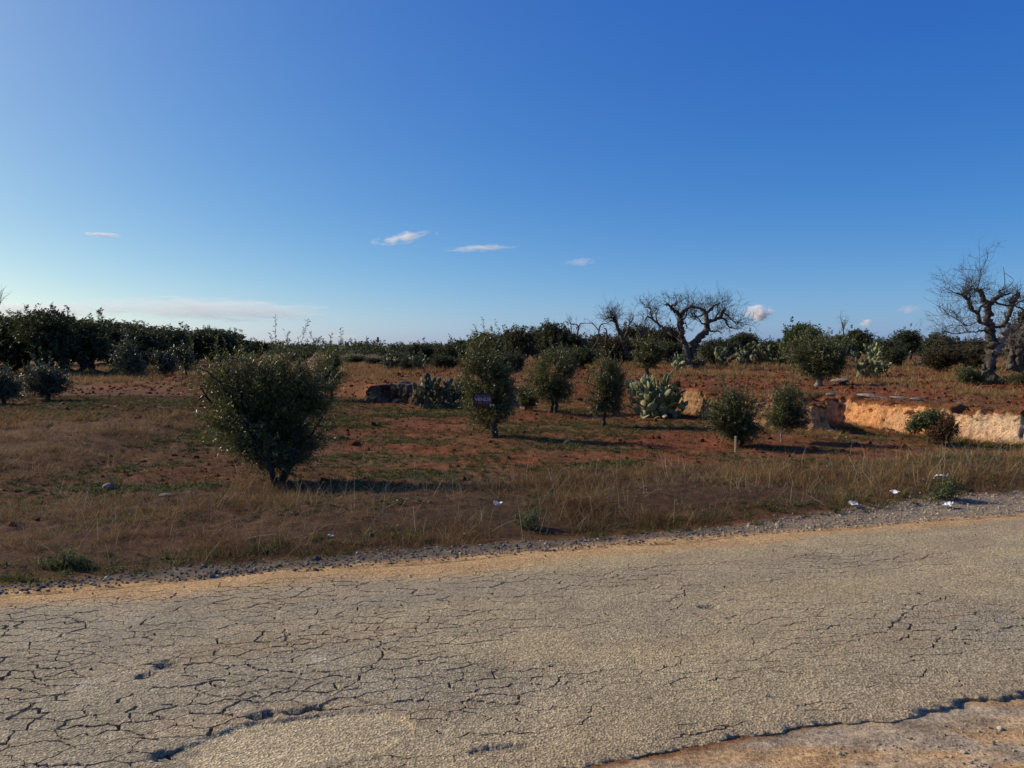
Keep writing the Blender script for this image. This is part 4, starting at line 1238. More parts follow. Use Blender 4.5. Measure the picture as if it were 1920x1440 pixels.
C5 = (1120, 520, 16 / 3.0)
D = Dead(*C5, 40.0, 945, 501)
D.limb([(960, 905, 60), (955, 850, 46), (955, 760, 40), (985, 660, 37), (1040, 580, 34), (1095, 520, 31), (1110, 440, 25), (1095, 350, 17), (1060, 310, 12), (1000, 285, 10), (940, 265, 7)], 0.1, sides=11)
D.limb([(1110, 440, 20), (1190, 410, 15), (1260, 390, 16), (1290, 330, 14), (1330, 290, 8)], 0.5)
D.limb([(1095, 350, 15), (1150, 300, 13), (1180, 270, 9), (1215, 260, 6)])
D.limb([(1260, 390, 11), (1310, 400, 10), (1350, 460, 8), (1410, 490, 6), (1500, 490, 3)])
D.limb([(1290, 330, 9), (1370, 380, 6), (1420, 430, 4), (1480, 420, 3)])
D.limb([(1095, 520, 12), (1080, 465, 9), (1030, 450, 7), (980, 400, 6), (920, 380, 5), (895, 340, 4)], -0.6)
D.limb([(1095, 520, 10), (1170, 530, 8), (1240, 525, 6), (1285, 550, 4)], 0.7)
D.limb([(1095, 350, 10), (1040, 375, 7), (990, 400, 5)], 0.6)
D.limb([(1190, 410, 9), (1230, 330, 7), (1240, 300, 5)], -0.5)
D.limb([(930, 905, 40), (925, 860, 32), (900, 760, 28), (860, 650, 26), (830, 560, 26), (825, 470, 24), (805, 370, 22), (850, 330, 18), (895, 290, 12), (960, 305, 6), (1000, 310, 3)], -0.15, sides=11)
D.limb([(805, 370, 17), (740, 330, 16), (690, 295, 13), (650, 270, 10), (640, 290, 6)])
D.limb([(690, 295, 10), (730, 275, 8), (735, 265, 5)])
D.limb([(830, 560, 12), (775, 470, 9), (790, 430, 8), (840, 400, 7), (850, 350, 5)], -0.6)
D.limb([(860, 650, 12), (740, 560, 10), (680, 500, 10), (620, 450, 10), (570, 400, 11), (560, 340, 9), (550, 290, 7), (500, 280, 4)], 0.35)
D.limb([(570, 400, 9), (520, 380, 8), (495, 420, 4)])
D.limb([(620, 450, 8), (600, 380, 5), (610, 330, 4)])
D.limb([(825, 470, 9), (870, 450, 6), (900, 500, 4)], 0.7)
D.twigs(280, 0.62, 0.012, 2, 0.7, 0.12)
D.twigs(30, 0.9, 0.012, 2, 0.3, 0.07, lambda p: p[0] > 1.0)
D.finish('dead_olive_tree', 'twin-stemmed dead olive with twisted bare limbs on the upper field', 'dead olive trees')

D = Dead(*C5, 43.0, 300, 502)
D.limb([(300, 790, 26), (285, 720, 20), (260, 640, 18), (215, 540, 18), (190, 440, 15), (165, 400, 12), (120, 395, 10), (80, 410, 6)], 0.1)
D.limb([(165, 400, 10), (190, 395, 6), (200, 410, 4)])
D.limb([(190, 440, 10), (150, 425, 6), (120, 410, 4)])
D.limb([(260, 640, 11), (320, 500, 8), (350, 440, 6), (380, 400, 4)], 0.5)
D.limb([(285, 720, 11), (380, 610, 8), (430, 540, 6), (490, 500, 5)], -0.4)
D.limb([(380, 610, 7), (470, 570, 5), (510, 540, 4)], 0.4)
D.twigs(130, 0.75, 0.012, 2, 0.8, 0.12)
D.finish('dead_olive_tree', 'dead olive with a hooked broken top behind the small olive', 'dead olive trees')

C4 = (960, 540, 16 / 3.0)
D = Dead(*C4, 42.0, 790, 503)
D.limb([(790, 760, 18), (770, 660, 14), (740, 580, 12), (700, 520, 12), (650, 500, 10), (655, 430, 8), (665, 380, 7), (640, 355, 6), (590, 350, 5), (580, 330, 5)], 0.1)
D.limb([(665, 380, 6), (690, 345, 5), (745, 340, 3)])
D.limb([(590, 350, 5), (590, 420, 4), (600, 450, 3)])
D.limb([(650, 500, 7), (620, 450, 4), (600, 455, 3)])
D.limb([(770, 660, 11), (830, 560, 9), (865, 500, 8), (865, 420, 8), (880, 360, 6), (945, 345, 4)], -0.2)
D.limb([(865, 420, 6), (830, 370, 5), (800, 345, 4), (750, 345, 2)])
D.limb([(865, 500, 6), (800, 470, 4), (780, 475, 3)])
D.limb([(830, 560, 8), (930, 540, 8), (950, 480, 8), (950, 400, 7), (930, 395, 4)], 0.4)
D.twigs(60, 0.4, 0.009, 1, 0.7, 0.12)
D.finish('dead_olive_tree', 'thin dead olive with angular cropped branches above the two-stemmed olive', 'dead olive trees')

C7 = (1560, 440, 16 / 3.0)
D = Dead(*C7, 24.0, 1590, 504); D.rs = 0.82
D.limb([(1600, 1475, 95), (1590, 1430, 66), (1560, 1350, 56), (1580, 1240, 54), (1590, 1120, 56), (1600, 1000, 52), (1590, 900, 47), (1580, 820, 42), (1570, 700, 38), (1570, 600, 34), (1540, 540, 28), (1510, 480, 24), (1485, 430, 19), (1430, 410, 9), (1380, 430, 7)], 0.04, sides=14, sub=6, wig=0.7)
D.limb([(1485, 430, 12), (1530, 415, 9), (1552, 392, 6)])
D.limb([(1570, 600, 28), (1640, 540, 26), (1700, 500, 22), (1740, 490, 18), (1735, 425, 12)], 0.4, sides=11)
D.limb([(1740, 490, 11), (1790, 470, 9), (1830, 450, 5)])
D.limb([(1580, 820, 26), (1500, 800, 16), (1440, 780, 20), (1410, 700, 20), (1350, 650, 20), (1310, 570, 20), (1270, 520, 18), (1220, 490, 14), (1240, 460, 8)], -0.3, sides=11)
D.limb([(1270, 520, 8), (1258, 450, 6), (1260, 398, 4)])
D.limb([(1310, 570, 8), (1300, 490, 5), (1340, 460, 5), (1370, 430, 7)])
D.limb([(1220, 490, 8), (1130, 460, 5), (1040, 400, 2.5)])
D.limb([(1410, 700, 13), (1440, 610, 12), (1510, 560, 12), (1590, 600, 12), (1680, 610, 12), (1740, 565, 6), (1780, 555, 4)], -0.3)
D.limb([(1680, 610, 10), (1745, 650, 10), (1745, 700, 5)])
D.limb([(1590, 900, 16), (1480, 880, 11), (1400, 900, 8), (1300, 900, 6), (1150, 920, 5), (1030, 890, 3)], -0.35)
D.limb([(1440, 780, 7), (1300, 830, 4), (1180, 770, 4), (1050, 710, 3), (960, 650, 2)], -0.4)
D.limb([(1600, 1000, 12), (1500, 1010, 8), (1400, 1010, 6), (1250, 1010, 5), (1170, 990, 3)], 0.3)
D.limb([(1580, 820, 22), (1690, 840, 20), (1760, 800, 22), (1820, 720, 25), (1850, 620, 26), (1890, 550, 25), (1935, 480, 22), (1960, 440, 14)], 0.3, sides=11)
D.limb([(1890, 550, 10), (1820, 560, 7), (1860, 480, 5), (1905, 400, 3)])
D.limb([(1735, 425, 6), (1790, 410, 5), (1850, 370, 4), (1880, 300, 2.5), (1800, 220, 1.5)])
D.limb([(1770, 425, 5), (1760, 330, 4), (1650, 180, 1.5)])
D.limb([(1320, 460, 5), (1330, 380, 4), (1330, 200, 2)])
D.limb([(1380, 430, 5), (1420, 580, 4)])
D.limb([(1600, 1120, 44), (1640, 1070, 40), (1665, 980, 36), (1680, 885, 33)], -0.35, mb=D.pale, sides=11, sub=6)
D.twigs(240, 0.26, 0.008, 2, 0.4, 0.15, lambda p: p[2] < 3.2)
D.twigs(110, 0.7, 0.008, 2, 0.25, 0.06, lambda p: p[0] < -0.6)
D.twigs(50, 0.32, 0.008, 2, 0.4, 0.10, lambda p: p[0] > 0.5 and p[2] < 3.2)
D.finish('dead_olive_tree', 'gnarled grey dead olive with a thick leaning trunk and one pale broken limb', 'dead olive trees', zs=0.9)

D = Dead(*C7, 27.5, 1830, 505)
D.limb([(1795, 1330, 40), (1790, 1290, 28), (1795, 1200, 24), (1800, 1120, 24), (1800, 1040, 30), (1790, 960, 26), (1770, 900, 18), (1740, 850, 10)], 0.1, sides=11)
D.limb([(1865, 1330, 48), (1865, 1290, 34), (1850, 1200, 28), (1845, 1120, 30), (1830, 1040, 34), (1850, 950, 26), (1890, 850, 20), (1920, 740, 14)], -0.1, sides=11)
D.limb([(1830, 1330, 30), (1832, 1270, 18), (1835, 1150, 16), (1815, 1060, 20)], 0.2)
D.limb([(1800, 1040, 14), (1740, 1000, 8), (1700, 960, 5)])
D.limb([(1845, 1120, 12), (1900, 1030, 9), (1930, 960, 6)])
D.twigs(120, 0.5, 0.010, 2, 0.1, 0.30, lambda p: p[2] > 1.0)
D.finish('dead_olive_tree', 'second dead olive with a split hollow trunk at the right edge', 'dead olive trees', 'pale_wood')

D = Dead(0, 0, 1.0, 62.0, 1580, 506)
D.limb([(1580, 640, 1.6), (1580, 618, 1.2), (1577, 604, 0.8)], 0.0, sides=5)
D.limb([(1580, 618, 1.0), (1586, 606, 0.6)], 0.1, sides=5)
D.twigs(16, 0.8, 0.014, 1, 0.9, 0.2)
D.finish('dead_olive_tree', 'little bare dead tree on the skyline beside the domed carob', 'dead olive trees')
D = Dead(0, 0, 1.0, 50.0, -6, 507)
D.limb([(-6, 700, 3), (-6, 640, 2.2), (-8, 590, 1.6), (-4, 565, 0.8)], 0.0, sides=6)
D.twigs(24, 0.9, 0.012, 1, 0.8, 0.2, lambda p: p[2] > 3)
D.finish('dead_olive_tree', 'bare dead crown whose twigs just enter the left edge of the sky', 'dead olive trees')

# ------------------------------------------------------------------ prickly pears
def pad_mesh():
    mb = MB()
    nu, nv = 10, 7
    V = []
    for i in range(nv + 1):
        t = i / nv
        w = math.sin(math.pi * min(max(t, 0.0), 1.0) ** 0.85) ** 0.75 * (0.72 + 0.38 * t)
        for j in range(nu):
            a = 2 * math.pi * j / nu
            V.append((0.5 * 0.72 * w * math.cos(a), 0.075 * w ** 0.6 * math.sin(a) if w > 1e-4 else 0, t))
    Q = []
    for i in range(nv):
        for j in range(nu):
            Q.append((i * nu + j, i * nu + (j + 1) % nu, (i + 1) * nu + (j + 1) % nu, (i + 1) * nu + j))
    mb.add(V, None, Q)
    return mb.build('pad', [M['cactus']], True)
PAD = pad_mesh()
PAD_SHADED = PAD.copy(); PAD_SHADED.materials.clear(); PAD_SHADED.materials.append(M['cactus_shaded'])
PAD_DRY = PAD.copy(); PAD_DRY.materials.clear(); PAD_DRY.materials.append(M['cactus_dry'])

def cactus_pads(seed, width, depth, height, size, n_base, levels, limit, face=None):
    """list of (matrix, size)"""
    from mathutils import Matrix, Euler
    rng = random.Random(seed)
    pads = []
    front = []
    for k in range(n_base):
        p = Vector((rng.uniform(-width, width) * 0.36, rng.uniform(-depth, depth) * 0.36, -0.02))
        tilt = Euler((rng.gauss(0, 0.3), p.x / max(width, 0.1) * 0.9 + rng.gauss(0, 0.2), rng.uniform(0, 6.28) if face is None else rng.gauss(0, face)), 'XYZ').to_matrix()
        front.append((p, tilt, size * rng.uniform(0.9, 1.2)))
    for lv in range(levels):
        nxt = []
        for p, R, s in front:
            pads.append((p, R, s))
            if len(pads) >= limit: return pads
            for c in range(rng.choice((1, 2, 2)) if lv < 2 else rng.choice((1, 1, 2))):
                a = rng.gauss(0, 0.65)
                loc = p + R @ Vector((math.sin(a) * 0.36 * s, 0, s * (0.58 + 0.38 * math.cos(a))))
                R2 = R @ Euler((rng.gauss(0, 0.33), a * 0.75, rng.gauss(0, 0.9 if face is None else face)), 'XYZ').to_matrix()
                up = R2 @ Vector((0, 0, 1))
                if up.z < 0.2 and rng.random() < 0.8: continue
                e = (loc.x / (width * 0.52)) ** 4 + (loc.y / (depth * 0.52)) ** 4 + (max(loc.z, 0) / (height * 0.88)) ** 4
                if e > 1: continue
                nxt.append((loc, R2, s * rng.uniform(0.8, 1.02)))
        rng.shuffle(nxt)
        front = nxt
    return pads

def cactus(label, px, Y, wpx, top_py, size, n_base, levels, limit, seed, single=True, depth=None, face=None, dark=False):
    x = PX(px, Y); zb = gz(x, Y)
    w = wpx / F * Y; h = PZ(top_py, Y) - zb
    t = thing('prickly_pear', label, 'cactus', (x, Y, zb), 0, 'prickly pears')
    P = cactus_pads(seed, w, depth or w * 0.8, h, size, n_base, levels, limit, face)
    if single:
        for p, R, s in P:
            o = obj('pad', PAD_SHADED if dark and (p.x > -0.35 or p.z < 0.45) else PAD, t)  # shade painted by material: only upper left pads keep the lit colour
            o.matrix_local = (R * s).to_4x4(); o.location = p
    else:
        mb = MB()
        pv = np.zeros(len(PAD.vertices) * 3, np.float32); PAD.vertices.foreach_get('co', pv); pv = pv.reshape(-1, 3)
        q = np.array([list(f.vertices) for f in PAD.polygons if len(f.vertices) == 4])
        for p, R, s in P:
            Rm = np.array(R)
            mb.add(pv @ Rm.T * s + np.array(p), None, q)
        o = obj('pads', mb.build('pads', [M['cactus']], True), t)
        o['kind'] = 'stuff'
    return t
cactus('big prickly pear with pale sunlit pads beside the small olive', 1232, 18.2, 104, 672, 0.25, 26, 12, 298, 61)
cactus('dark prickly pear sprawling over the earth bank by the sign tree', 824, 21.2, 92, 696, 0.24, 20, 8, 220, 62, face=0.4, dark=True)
cactus('pale prickly pear at the near end of the cactus hedge', 1362, 43, 70, 640, 0.34, 14, 6, 140, 63, False)
cactus('dark middle clump of the prickly pear hedge under the trees', 1418, 45, 80, 634, 0.36, 14, 6, 140, 64, False)
cactus('far clump of the prickly pear hedge against the carob', 1470, 44, 60, 634, 0.36, 12, 6, 120, 65, False)
cactus('knobbly grey prickly pear at the foot of the green trees', 1627, 31, 62, 638, 0.26, 16, 8, 200, 66, True)
cactus('slender tall prickly pear far off between the scrub', 1714, 44, 24, 636, 0.30, 3, 8, 46, 67, False)
cactus('far white-flecked prickly pear beyond the rusty grass', 733, 42, 34, 652, 0.30, 8, 6, 80, 68, False)
cactus('prickly pear half buried in the scrub before the sign tree', 785, 39, 34, 652, 0.30, 8, 6, 70, 69, False)
cactus('small prickly pear at the foot of the twin-stemmed dead olive', 1276, 37, 24, 655, 0.26, 6, 5, 40, 70, False)
for k, (px, Y, sz, rz, lab) in enumerate([(1229, 17.0, 0.20, 0.4, 'yellowed fallen cactus pad lying apart on the red soil'), (1205, 17.3, 0.22, 1.9, 'dry fallen cactus pad below the big prickly pear'),
                                     (1246, 17.5, 0.18, 2.7, 'small fallen cactus pad near the foot of the big prickly pear')]):
    x = PX(px, Y)
    o = obj('fallen_cactus_pad', PAD_DRY, None, (x, Y, gz(x, Y) + 0.05), (1.15, 0.15, rz), (sz, sz, sz))
    tag(o, lab, 'cactus pad', 'fallen cactus pads')

# ------------------------------------------------------------------ bushes at the cutting and weeds on the verge
def bushlet(name, label, px, Y, L, mat, seed, n_shoot, leaf, leafw, shoot, n_leaf=10, cat='bush', group=None, bark='bark', sprigs=6):
    x = PX(px, Y); zb = gz(x, Y)
    lob = px_lobes(px, Y, L, zb)
    tb, cb = build_tree(lob, (0, 0, min(l[2] for l in lob) * 0.5), 0.012, seed, n_shoot, shoot, n_leaf, leaf, leafw, n_sub=16, sprigs=sprigs, sub_r=0.004, up=0.6, min_z=0.01)
    return place_tree(name, label, cat, x, Y, tb, cb, mat, group, bark, crown_name='foliage')
bushlet('bush', 'low green bush growing against the orange cutting', 1745, 13.2, [(1735, 790, 26, 18), (1755, 785, 20, 18), (1718, 800, 18, 12)], 'weed_leaf', 81, 420, 0.04, 0.018, 0.14)
bushlet('bush', 'russet dried bush beside the green one at the cutting', 1782, 12.9, [(1778, 802, 20, 22), (1765, 812, 22, 16)], 'russet', 82, 380, 0.035, 0.018, 0.13)
bushlet('bush', 'green tuft at the foot of the gnarled dead olive', 1815, 23.0, [(1815, 705, 22, 14), (1840, 712, 18, 10)], 'weed_leaf', 83, 240, 0.07, 0.03, 0.2)
bushlet('bush', 'low green tuft past the gnarled trunk at the right edge', 1905, 23.5, [(1905, 712, 24, 10), (1930, 710, 20, 12)], 'weed_leaf', 84, 220, 0.07, 0.03, 0.2)
bushlet('bush', 'grey-green shrub around the base of the twin-stemmed dead olive', 1285, 38.5, [(1275, 678, 16, 9), (1310, 680, 14, 8)], 'olive_grey', 85, 200, 0.10, 0.04, 0.25)
bushlet('weed', 'spindly green weed beside the crumpled white paper', 985, 6.95, [(985, 985, 20, 22), (1000, 975, 14, 20), (970, 1000, 14, 10)], 'weed_leaf', 86, 120, 0.022, 0.009, 0.09, cat='weed', group='verge weeds')
bushlet('weed', 'bushy weed with plastic scraps on the gravel at the right', 1778, 8.3, [(1775, 925, 22, 16), (1790, 915, 18, 16), (1765, 935, 14, 10)], 'weed_leaf', 87, 160, 0.024, 0.010, 0.10, cat='weed', group='verge weeds')
bushlet('weed', 'dark green weed clump at the gravel edge on the left', 110, 5.75, [(110, 1052, 26, 16), (140, 1058, 22, 12), (80, 1062, 20, 10)], 'weed_leaf', 88, 150, 0.02, 0.008, 0.08, cat='weed', group='verge weeds')
bushlet('weed', 'dark thistle-like weed in the field left of the bushy olive', 205, 9.3, [(205, 916, 22, 9), (185, 920, 16, 7)], 'weed_leaf', 89, 120, 0.03, 0.012, 0.1, cat='weed', group='verge weeds')

# stake
Y = 12.3; x = PX(1381, Y)
mb = MB(); rng = np.random.default_rng(5)
mb.tube([(0, 0, -0.1), (0.004, 0, 0.1), (0.002, 0, 0.26)], [0.019, 0.018, 0.017], 6, rough=0.06, rng=rng)
tag(obj('stake', mb.build('stake', [M['stake']], False), None, (x, Y, gz(x, Y))), 'short pale wooden stake at the foot of the low olive bush', 'stake')

# ------------------------------------------------------------------ sale sign
def box(mb, x0, x1, y0, y1, z0, z1):
    V = [(x0, y0, z0), (x1, y0, z0), (x1, y1, z0), (x0, y1, z0), (x0, y0, z1), (x1, y0, z1), (x1, y1, z1), (x0, y1, z1)]
    mb.add(V, None, [(0, 3, 2, 1), (4, 5, 6, 7), (0, 1, 5, 4), (1, 2, 6, 5), (2, 3, 7, 6), (3, 0, 4, 7)])
def boxmesh(name, mat, *a):
    mb = MB(); box(mb, *a)
    return mb.build(name, [mat], False)
SY = 13.45
sx = PX(905, SY); sz = PZ(750, SY)
sign = thing('sale_sign', 'dark red VENDE sale sign hung on the slender olive', 'sign', (sx, SY, sz), 0.02)
SWd, SHt = 0.335, 0.245
obj('board', boxmesh('board', M['sign_red'], -SWd / 2, SWd / 2, 0, 0.006, -SHt / 2, SHt / 2), sign)
obj('header_band', boxmesh('header_band', M['sign_dark'], -SWd / 2 + 0.004, SWd / 2 - 0.004, -0.003, 0, SHt * 0.20, SHt / 2 - 0.004), sign)
obj('white_patch', boxmesh('white_patch', M['sign_white'], SWd / 2 - 0.048, SWd / 2 - 0.014, -0.004, 0, -SHt / 2 + 0.012, -SHt / 2 + 0.050), sign)
def lettering(txt, h, zc, width, mat, name='lettering'):
    cu = bpy.data.curves.new('lettering', 'FONT')
    cu.body = txt; cu.align_x = 'CENTER'; cu.align_y = 'CENTER'; cu.size = 1.0; cu.extrude = 0.02; cu.offset = 0.02
    o = bpy.data.objects.new('tmp', cu); COL.objects.link(o)
    bpy.context.view_layer.update()
    dg = bpy.context.evaluated_depsgraph_get()
    me = bpy.data.meshes.new_from_object(o.evaluated_get(dg))
    bpy.data.objects.remove(o)
    n = len(me.vertices); co = np.zeros(n * 3, np.float32); me.vertices.foreach_get('co', co); co = co.reshape(-1, 3)
    c = co.copy()
    mn = co.min(0); mx = co.max(0)
    c[:, 0] = (co[:, 0] - (mn[0] + mx[0]) / 2) / (mx[0] - mn[0]) * width
    c[:, 2] = (co[:, 1] - (mn[1] + mx[1]) / 2) / (mx[1] - mn[1]) * h
    c[:, 1] = -co[:, 2] / 0.02 * 0.001
    me.vertices.foreach_set('co', c.reshape(-1))
    me.materials.clear(); me.materials.append(mat)
    me.update()
    o = obj(name, me, sign, (0, -0.0045, zc))
    return o
lettering('PRIVATO', 0.036, 0.074, 0.25, M['sign_dim'])
lettering('VENDE', 0.066, 0.012, 0.285, M['sign_white'])
lettering('T. 329 313811', 0.028, -0.050, 0.27, M['sign_dim'])
mb = MB()
mb.tube([(SWd / 2 - 0.02, 0.003, SHt / 2 - 0.02), (SWd / 2 + 0.01, 0.12, SHt / 2 + 0.03), (SWd / 2 + 0.045, 0.36, SHt / 2 + 0.01)], [0.002] * 3, 4)
mb.tube([(SWd / 2 - 0.02, 0.003, -SHt / 2 + 0.06), (SWd / 2 + 0.02, 0.15, -SHt / 2 + 0.05), (SWd / 2 + 0.05, 0.36, -SHt / 2 + 0.04)], [0.002] * 3, 4)
mb.tube([(-SWd / 2 + 0.02, 0.003, SHt / 2 - 0.02), (0.0, 0.12, SHt / 2 + 0.05), (SWd / 2 + 0.045, 0.36, SHt / 2 + 0.03)], [0.002] * 3, 4)
obj('hanging_wire', mb.build('hanging_wire', [M['steel']], False), sign)

# ------------------------------------------------------------------ stones
def rock_mesh(name, mat, seed, sub=2, rough=0.35, flat=0.7):
    import bmesh
    bm = bmesh.new()
    bmesh.ops.create_icosphere(bm, subdivisions=sub, radius=0.5)
    rng = np.random.default_rng(seed)
    pl = rng.normal(0, 1, (7, 3)); pl /= np.linalg.norm(pl, axis=1, keepdims=True); pd = rng.uniform(0.28, 0.45, 7)
    for v in bm.verts:
        c = np.array(v.co)
        for n_, d_ in zip(pl, pd):
            k = c @ n_ - d_
            if k > 0: c = c - n_ * k * 0.9
        c = c * (1 + rough * (rng.random() - 0.5) * 0.35)
        c[2] *= flat
        v.co = c
    me = bpy.data.meshes.new(name)
    bm.to_mesh(me); bm.free()
    me.materials.append(M[mat])
    return me
ROCK = [rock_mesh('stone', 'stone', 600 + k) for k in range(4)]
ROCKD = [rock_mesh('stone', 'stone_dark', 610 + k) for k in range(4)]
def stone(px, Y, s, label, dark=False, k=0, dz=0.0, group=None, rz=0.0, sc=(1, 1, 1)):
    x = PX(px, Y)
    me = (ROCKD if dark else ROCK)[k % 4]
    o = obj('stone', me, None, (x, Y, gz(x, Y) + s * 0.16 + dz), (0, 0, rz), (s * sc[0], s * sc[1], s * sc[2]))
    return tag(o, label, 'stone', group)
stone(197, 9.15, 0.13, 'rounded grey stone beside the dark weed in the field', False, 0)
stone(1066, 12.9, 0.17, 'brownish stone in the shadow of the sign tree', True, 1)
stone(1577, 24.5, 0.42, 'flat pale rock lying on the upper field beyond the leaning olive', False, 2, sc=(1.5, 1, 0.6))
stone(305, 8.5, 0.11, 'pale flat stone among the weeds before the bushy olive', False, 3, sc=(1.4, 1, 0.6))
stone(940, 8.9, 0.10, 'dark stone on top of the verge bank above the white paper', True, 2)
stone(745, 7.7, 0.06, 'small white stone in the dry verge grass left of the paper', False, 1)
stone(235, 5.22, 0.065, 'larger pale stone in the gravel at the lane edge', False, 2)
stone(1560, 15.0, 0.20, 'pale rubble stone before the mouth of the hollow', False, 3)
stone(985, 20.9, 0.35, 'pale stone glimpsed between the sign tree and the two-stemmed olive', False, 1)
heap = [(706, 24.2, .40, 'lichened boulder at the outer end of the dark bank'), (724, 23.8, .52, 'largest lichened boulder at the end of the dark bank'), (746, 23.3, .40, 'lichened boulder leaning on the dark bank beside the largest one'), (757, 24.1, .38, 'lichened stone on top of the dark bank near the prickly pear')]
for k, (px, Y, s, lab) in enumerate(heap):
    stone(px, Y - 0.15, s, lab, True, k, -0.06, 'stones on the bank', k * 1.7, (1.3, 1, 0.9))
lip = [(1628, 16.0, .30, (1.6, .8, .5)), (1650, 15.6, .34, (1.8, .8, .4)), (1690, 15.0, .28, (1.6, .8, .4)), (1720, 14.6, .22, (1.4, .8, .5)), (1560, 16.4, .24, (1.2, .8, .6)), (1800, 13.9, .2, (1.3, .8, .5))]
for k, (px, Y, s, sc) in enumerate(lip):
    x = PX(px, Y); yy = float(np.interp(x, STEP[:, 0], STEP[:, 1])) + 0.3
    x = PX(px, yy)
    o = obj('stone', ROCK[k % 4], None, (x, yy, gz(x, yy + 0.3) + 0.02), (0.1, 0.1, -0.6 + k * 0.2), (s * sc[0], s * sc[1], s * sc[2]))
    tag(o, f'{ORD[k]} pale stone from the hollow along the rim of the orange cutting' if k < 4 else ('pale block over the roof of the hollow' if k == 4 else 'pale stone on the rim above the russet bush'), 'stone', 'stones on the rim of the cutting')

# ------------------------------------------------------------------ litter
def crumple(name, mat, seed, n=9, rough=0.5):
    rng = np.random.default_rng(seed)
    u, v = np.meshgrid(np.linspace(-1, 1, n), np.linspace(-1, 1, n))
    z = (fbm(u * 2.1 + seed, v * 2.1, 3, seed) - 0.4) * 1.3
    X = u * (0.7 + 0.3 * vn(u * 2, v * 2, seed + 3)) + rng.normal(0, 0.08, u.shape); Yv = v * 0.7 + rng.normal(0, 0.08, u.shape)
    Z = np.maximum(z * rough + 0.25, 0.0) + rng.normal(0, 0.06, u.shape)
    V = np.stack([X, Yv, Z], -1).reshape(-1, 3)
    V2 = V.copy(); V2[:, 2] -= 0.03
    i = np.arange(n - 1)[:, None]; j = np.arange(n - 1)[None, :]
    Q = np.stack([i * n + j, i * n + j + 1, (i + 1) * n + j + 1, (i + 1) * n + j], -1).reshape(-1, 4)
    mb = MB(); mb.add(V, None, Q); mb.add(V2, None, Q[:, ::-1])
    return mb.build(name, [M[mat]], False)
def litter(px, Y, s, mat, seed, label, name, cat, dz=0.0, rough=0.6):
    x = PX(px, Y)
    o = obj(name, crumple(name, mat, seed, rough=rough), None, (x, Y, gz(x, Y) + dz), (0.25, 0.1, seed * 1.3), (s, s, s))
    return tag(o, label, cat)
litter(932, 7.25, 0.052, 'white', 1, 'crumpled white paper caught in the dry verge grass', 'crumpled_paper', 'litter', 0.10, 1.2)
litter(1770, 8.75, 0.08, 'film', 2, 'torn whitish plastic film behind the bushy weed', 'plastic_scrap', 'litter', 0.10)
litter(1786, 7.95, 0.06, 'white', 3, 'white plastic scrap at the foot of the bushy weed', 'plastic_scrap', 'litter', 0.02, 1.0)
litter(1683, 8.35, 0.05, 'white', 4, 'small white scrap in the grass left of the bushy weed', 'plastic_scrap', 'litter', 0.04)
litter(1608, 7.9, 0.06, 'film', 5, 'pale scrap on the gravel edge below the tall dry grass', 'plastic_scrap', 'litter', 0.02)
litter(616, 6.45, 0.03, 'white', 6, 'tiny white scrap at the grass edge below the bushy olive', 'plastic_scrap', 'litter', 0.05)

# ------------------------------------------------------------------ far buildings and masts
def house(px, Y, wpx, top_py, label, seed, pitched=False):
    x = PX(px, Y); zb = gz(x, Y) - 0.3
    w = wpx / F * Y; h = PZ(top_py, Y) - zb; dp = w * 0.8
    t = thing('house', label, 'house', (x, Y, zb), -math.atan2(x, Y), 'far white buildings')
    obj('wall', boxmesh('wall', M['plaster'], -w / 2, w / 2, 0, dp, 0, h), t)
    obj('roof', boxmesh('roof', M['rooftile'], -w / 2 - 0.15, w / 2 + 0.15, -0.15, dp + 0.15, h + 0.003, h + 0.15), t)
    wd = boxmesh('window', M['dark_glass'], -0.4, 0.4, -0.02, 0.03, -0.5, 0.5)
    obj('window', wd, t, (w * 0.2, 0, h * 0.55)); obj('window', wd, t, (-w * 0.2, 0, h * 0.55))
    return t
house(1735, 150, 13, 645, 'small cream house beyond the slender cactus', 2)
house(1932, 46, 30, 645, 'cream stone shed cut by the right edge behind the split trunk', 3)
house(687, 420, 5, 649, 'far white house on the skyline under the turbine', 4)
house(700, 430, 3, 650, 'smaller far white house beside the mast', 5)

def mast(px, Y, top_py, r, label):
    x = PX(px, Y); zt = PZ(top_py, Y)
    t = thing('radio_mast', label, 'mast', (x, Y, -0.5))
    mb = MB(); mb.tube([(0, 0, 0), (0, 0, zt + 0.5)], [r, r * 0.7], 6)
    obj('pole', mb.build('pole', [M['steel']], False), t)
    for zz_ in (0.97, 0.80):
        mb = MB(); box(mb, -r * 2.2, r * 2.2, -r * 2, r * 2, zt * zz_ - 0.9, zt * zz_ + 0.7)
        obj('antenna', mb.build('antenna', [M['steel']], False), t)
mast(709, 420, 632, 0.24, 'grey radio mast on the skyline beside the wind turbine')
Yw = 480
t = thing('water_tower', 'tiny water tower on the skyline above the pale green olive', 'tower', (PX(648.5, Yw), Yw, -0.5))
zt = PZ(640.5, Yw)
mb = MB(); mb.tube([(0, 0, 0), (0, 0, zt)], [0.22, 0.2], 6); obj('pole', mb.build('pole', [M['steel']], False), t)
mb = MB(); mb.tube([(0, 0, zt - 0.9), (0, 0, zt - 0.4), (0, 0, zt + 0.6)], [0.25, 0.45, 0.42], 8); obj('tank', mb.build('tank', [M['steel']], False), t)
mb = MB(); mb.tube([(-0.45, 0, zt + 0.6), (-0.45, 0, zt + 0.8)], [0.02, 0.02], 4); mb.tube([(0, 0, zt + 0.6), (0, 0, zt + 0.75)], [0.45, 0.42], 8); obj('railing', mb.build('railing', [M['steel']], False), t)

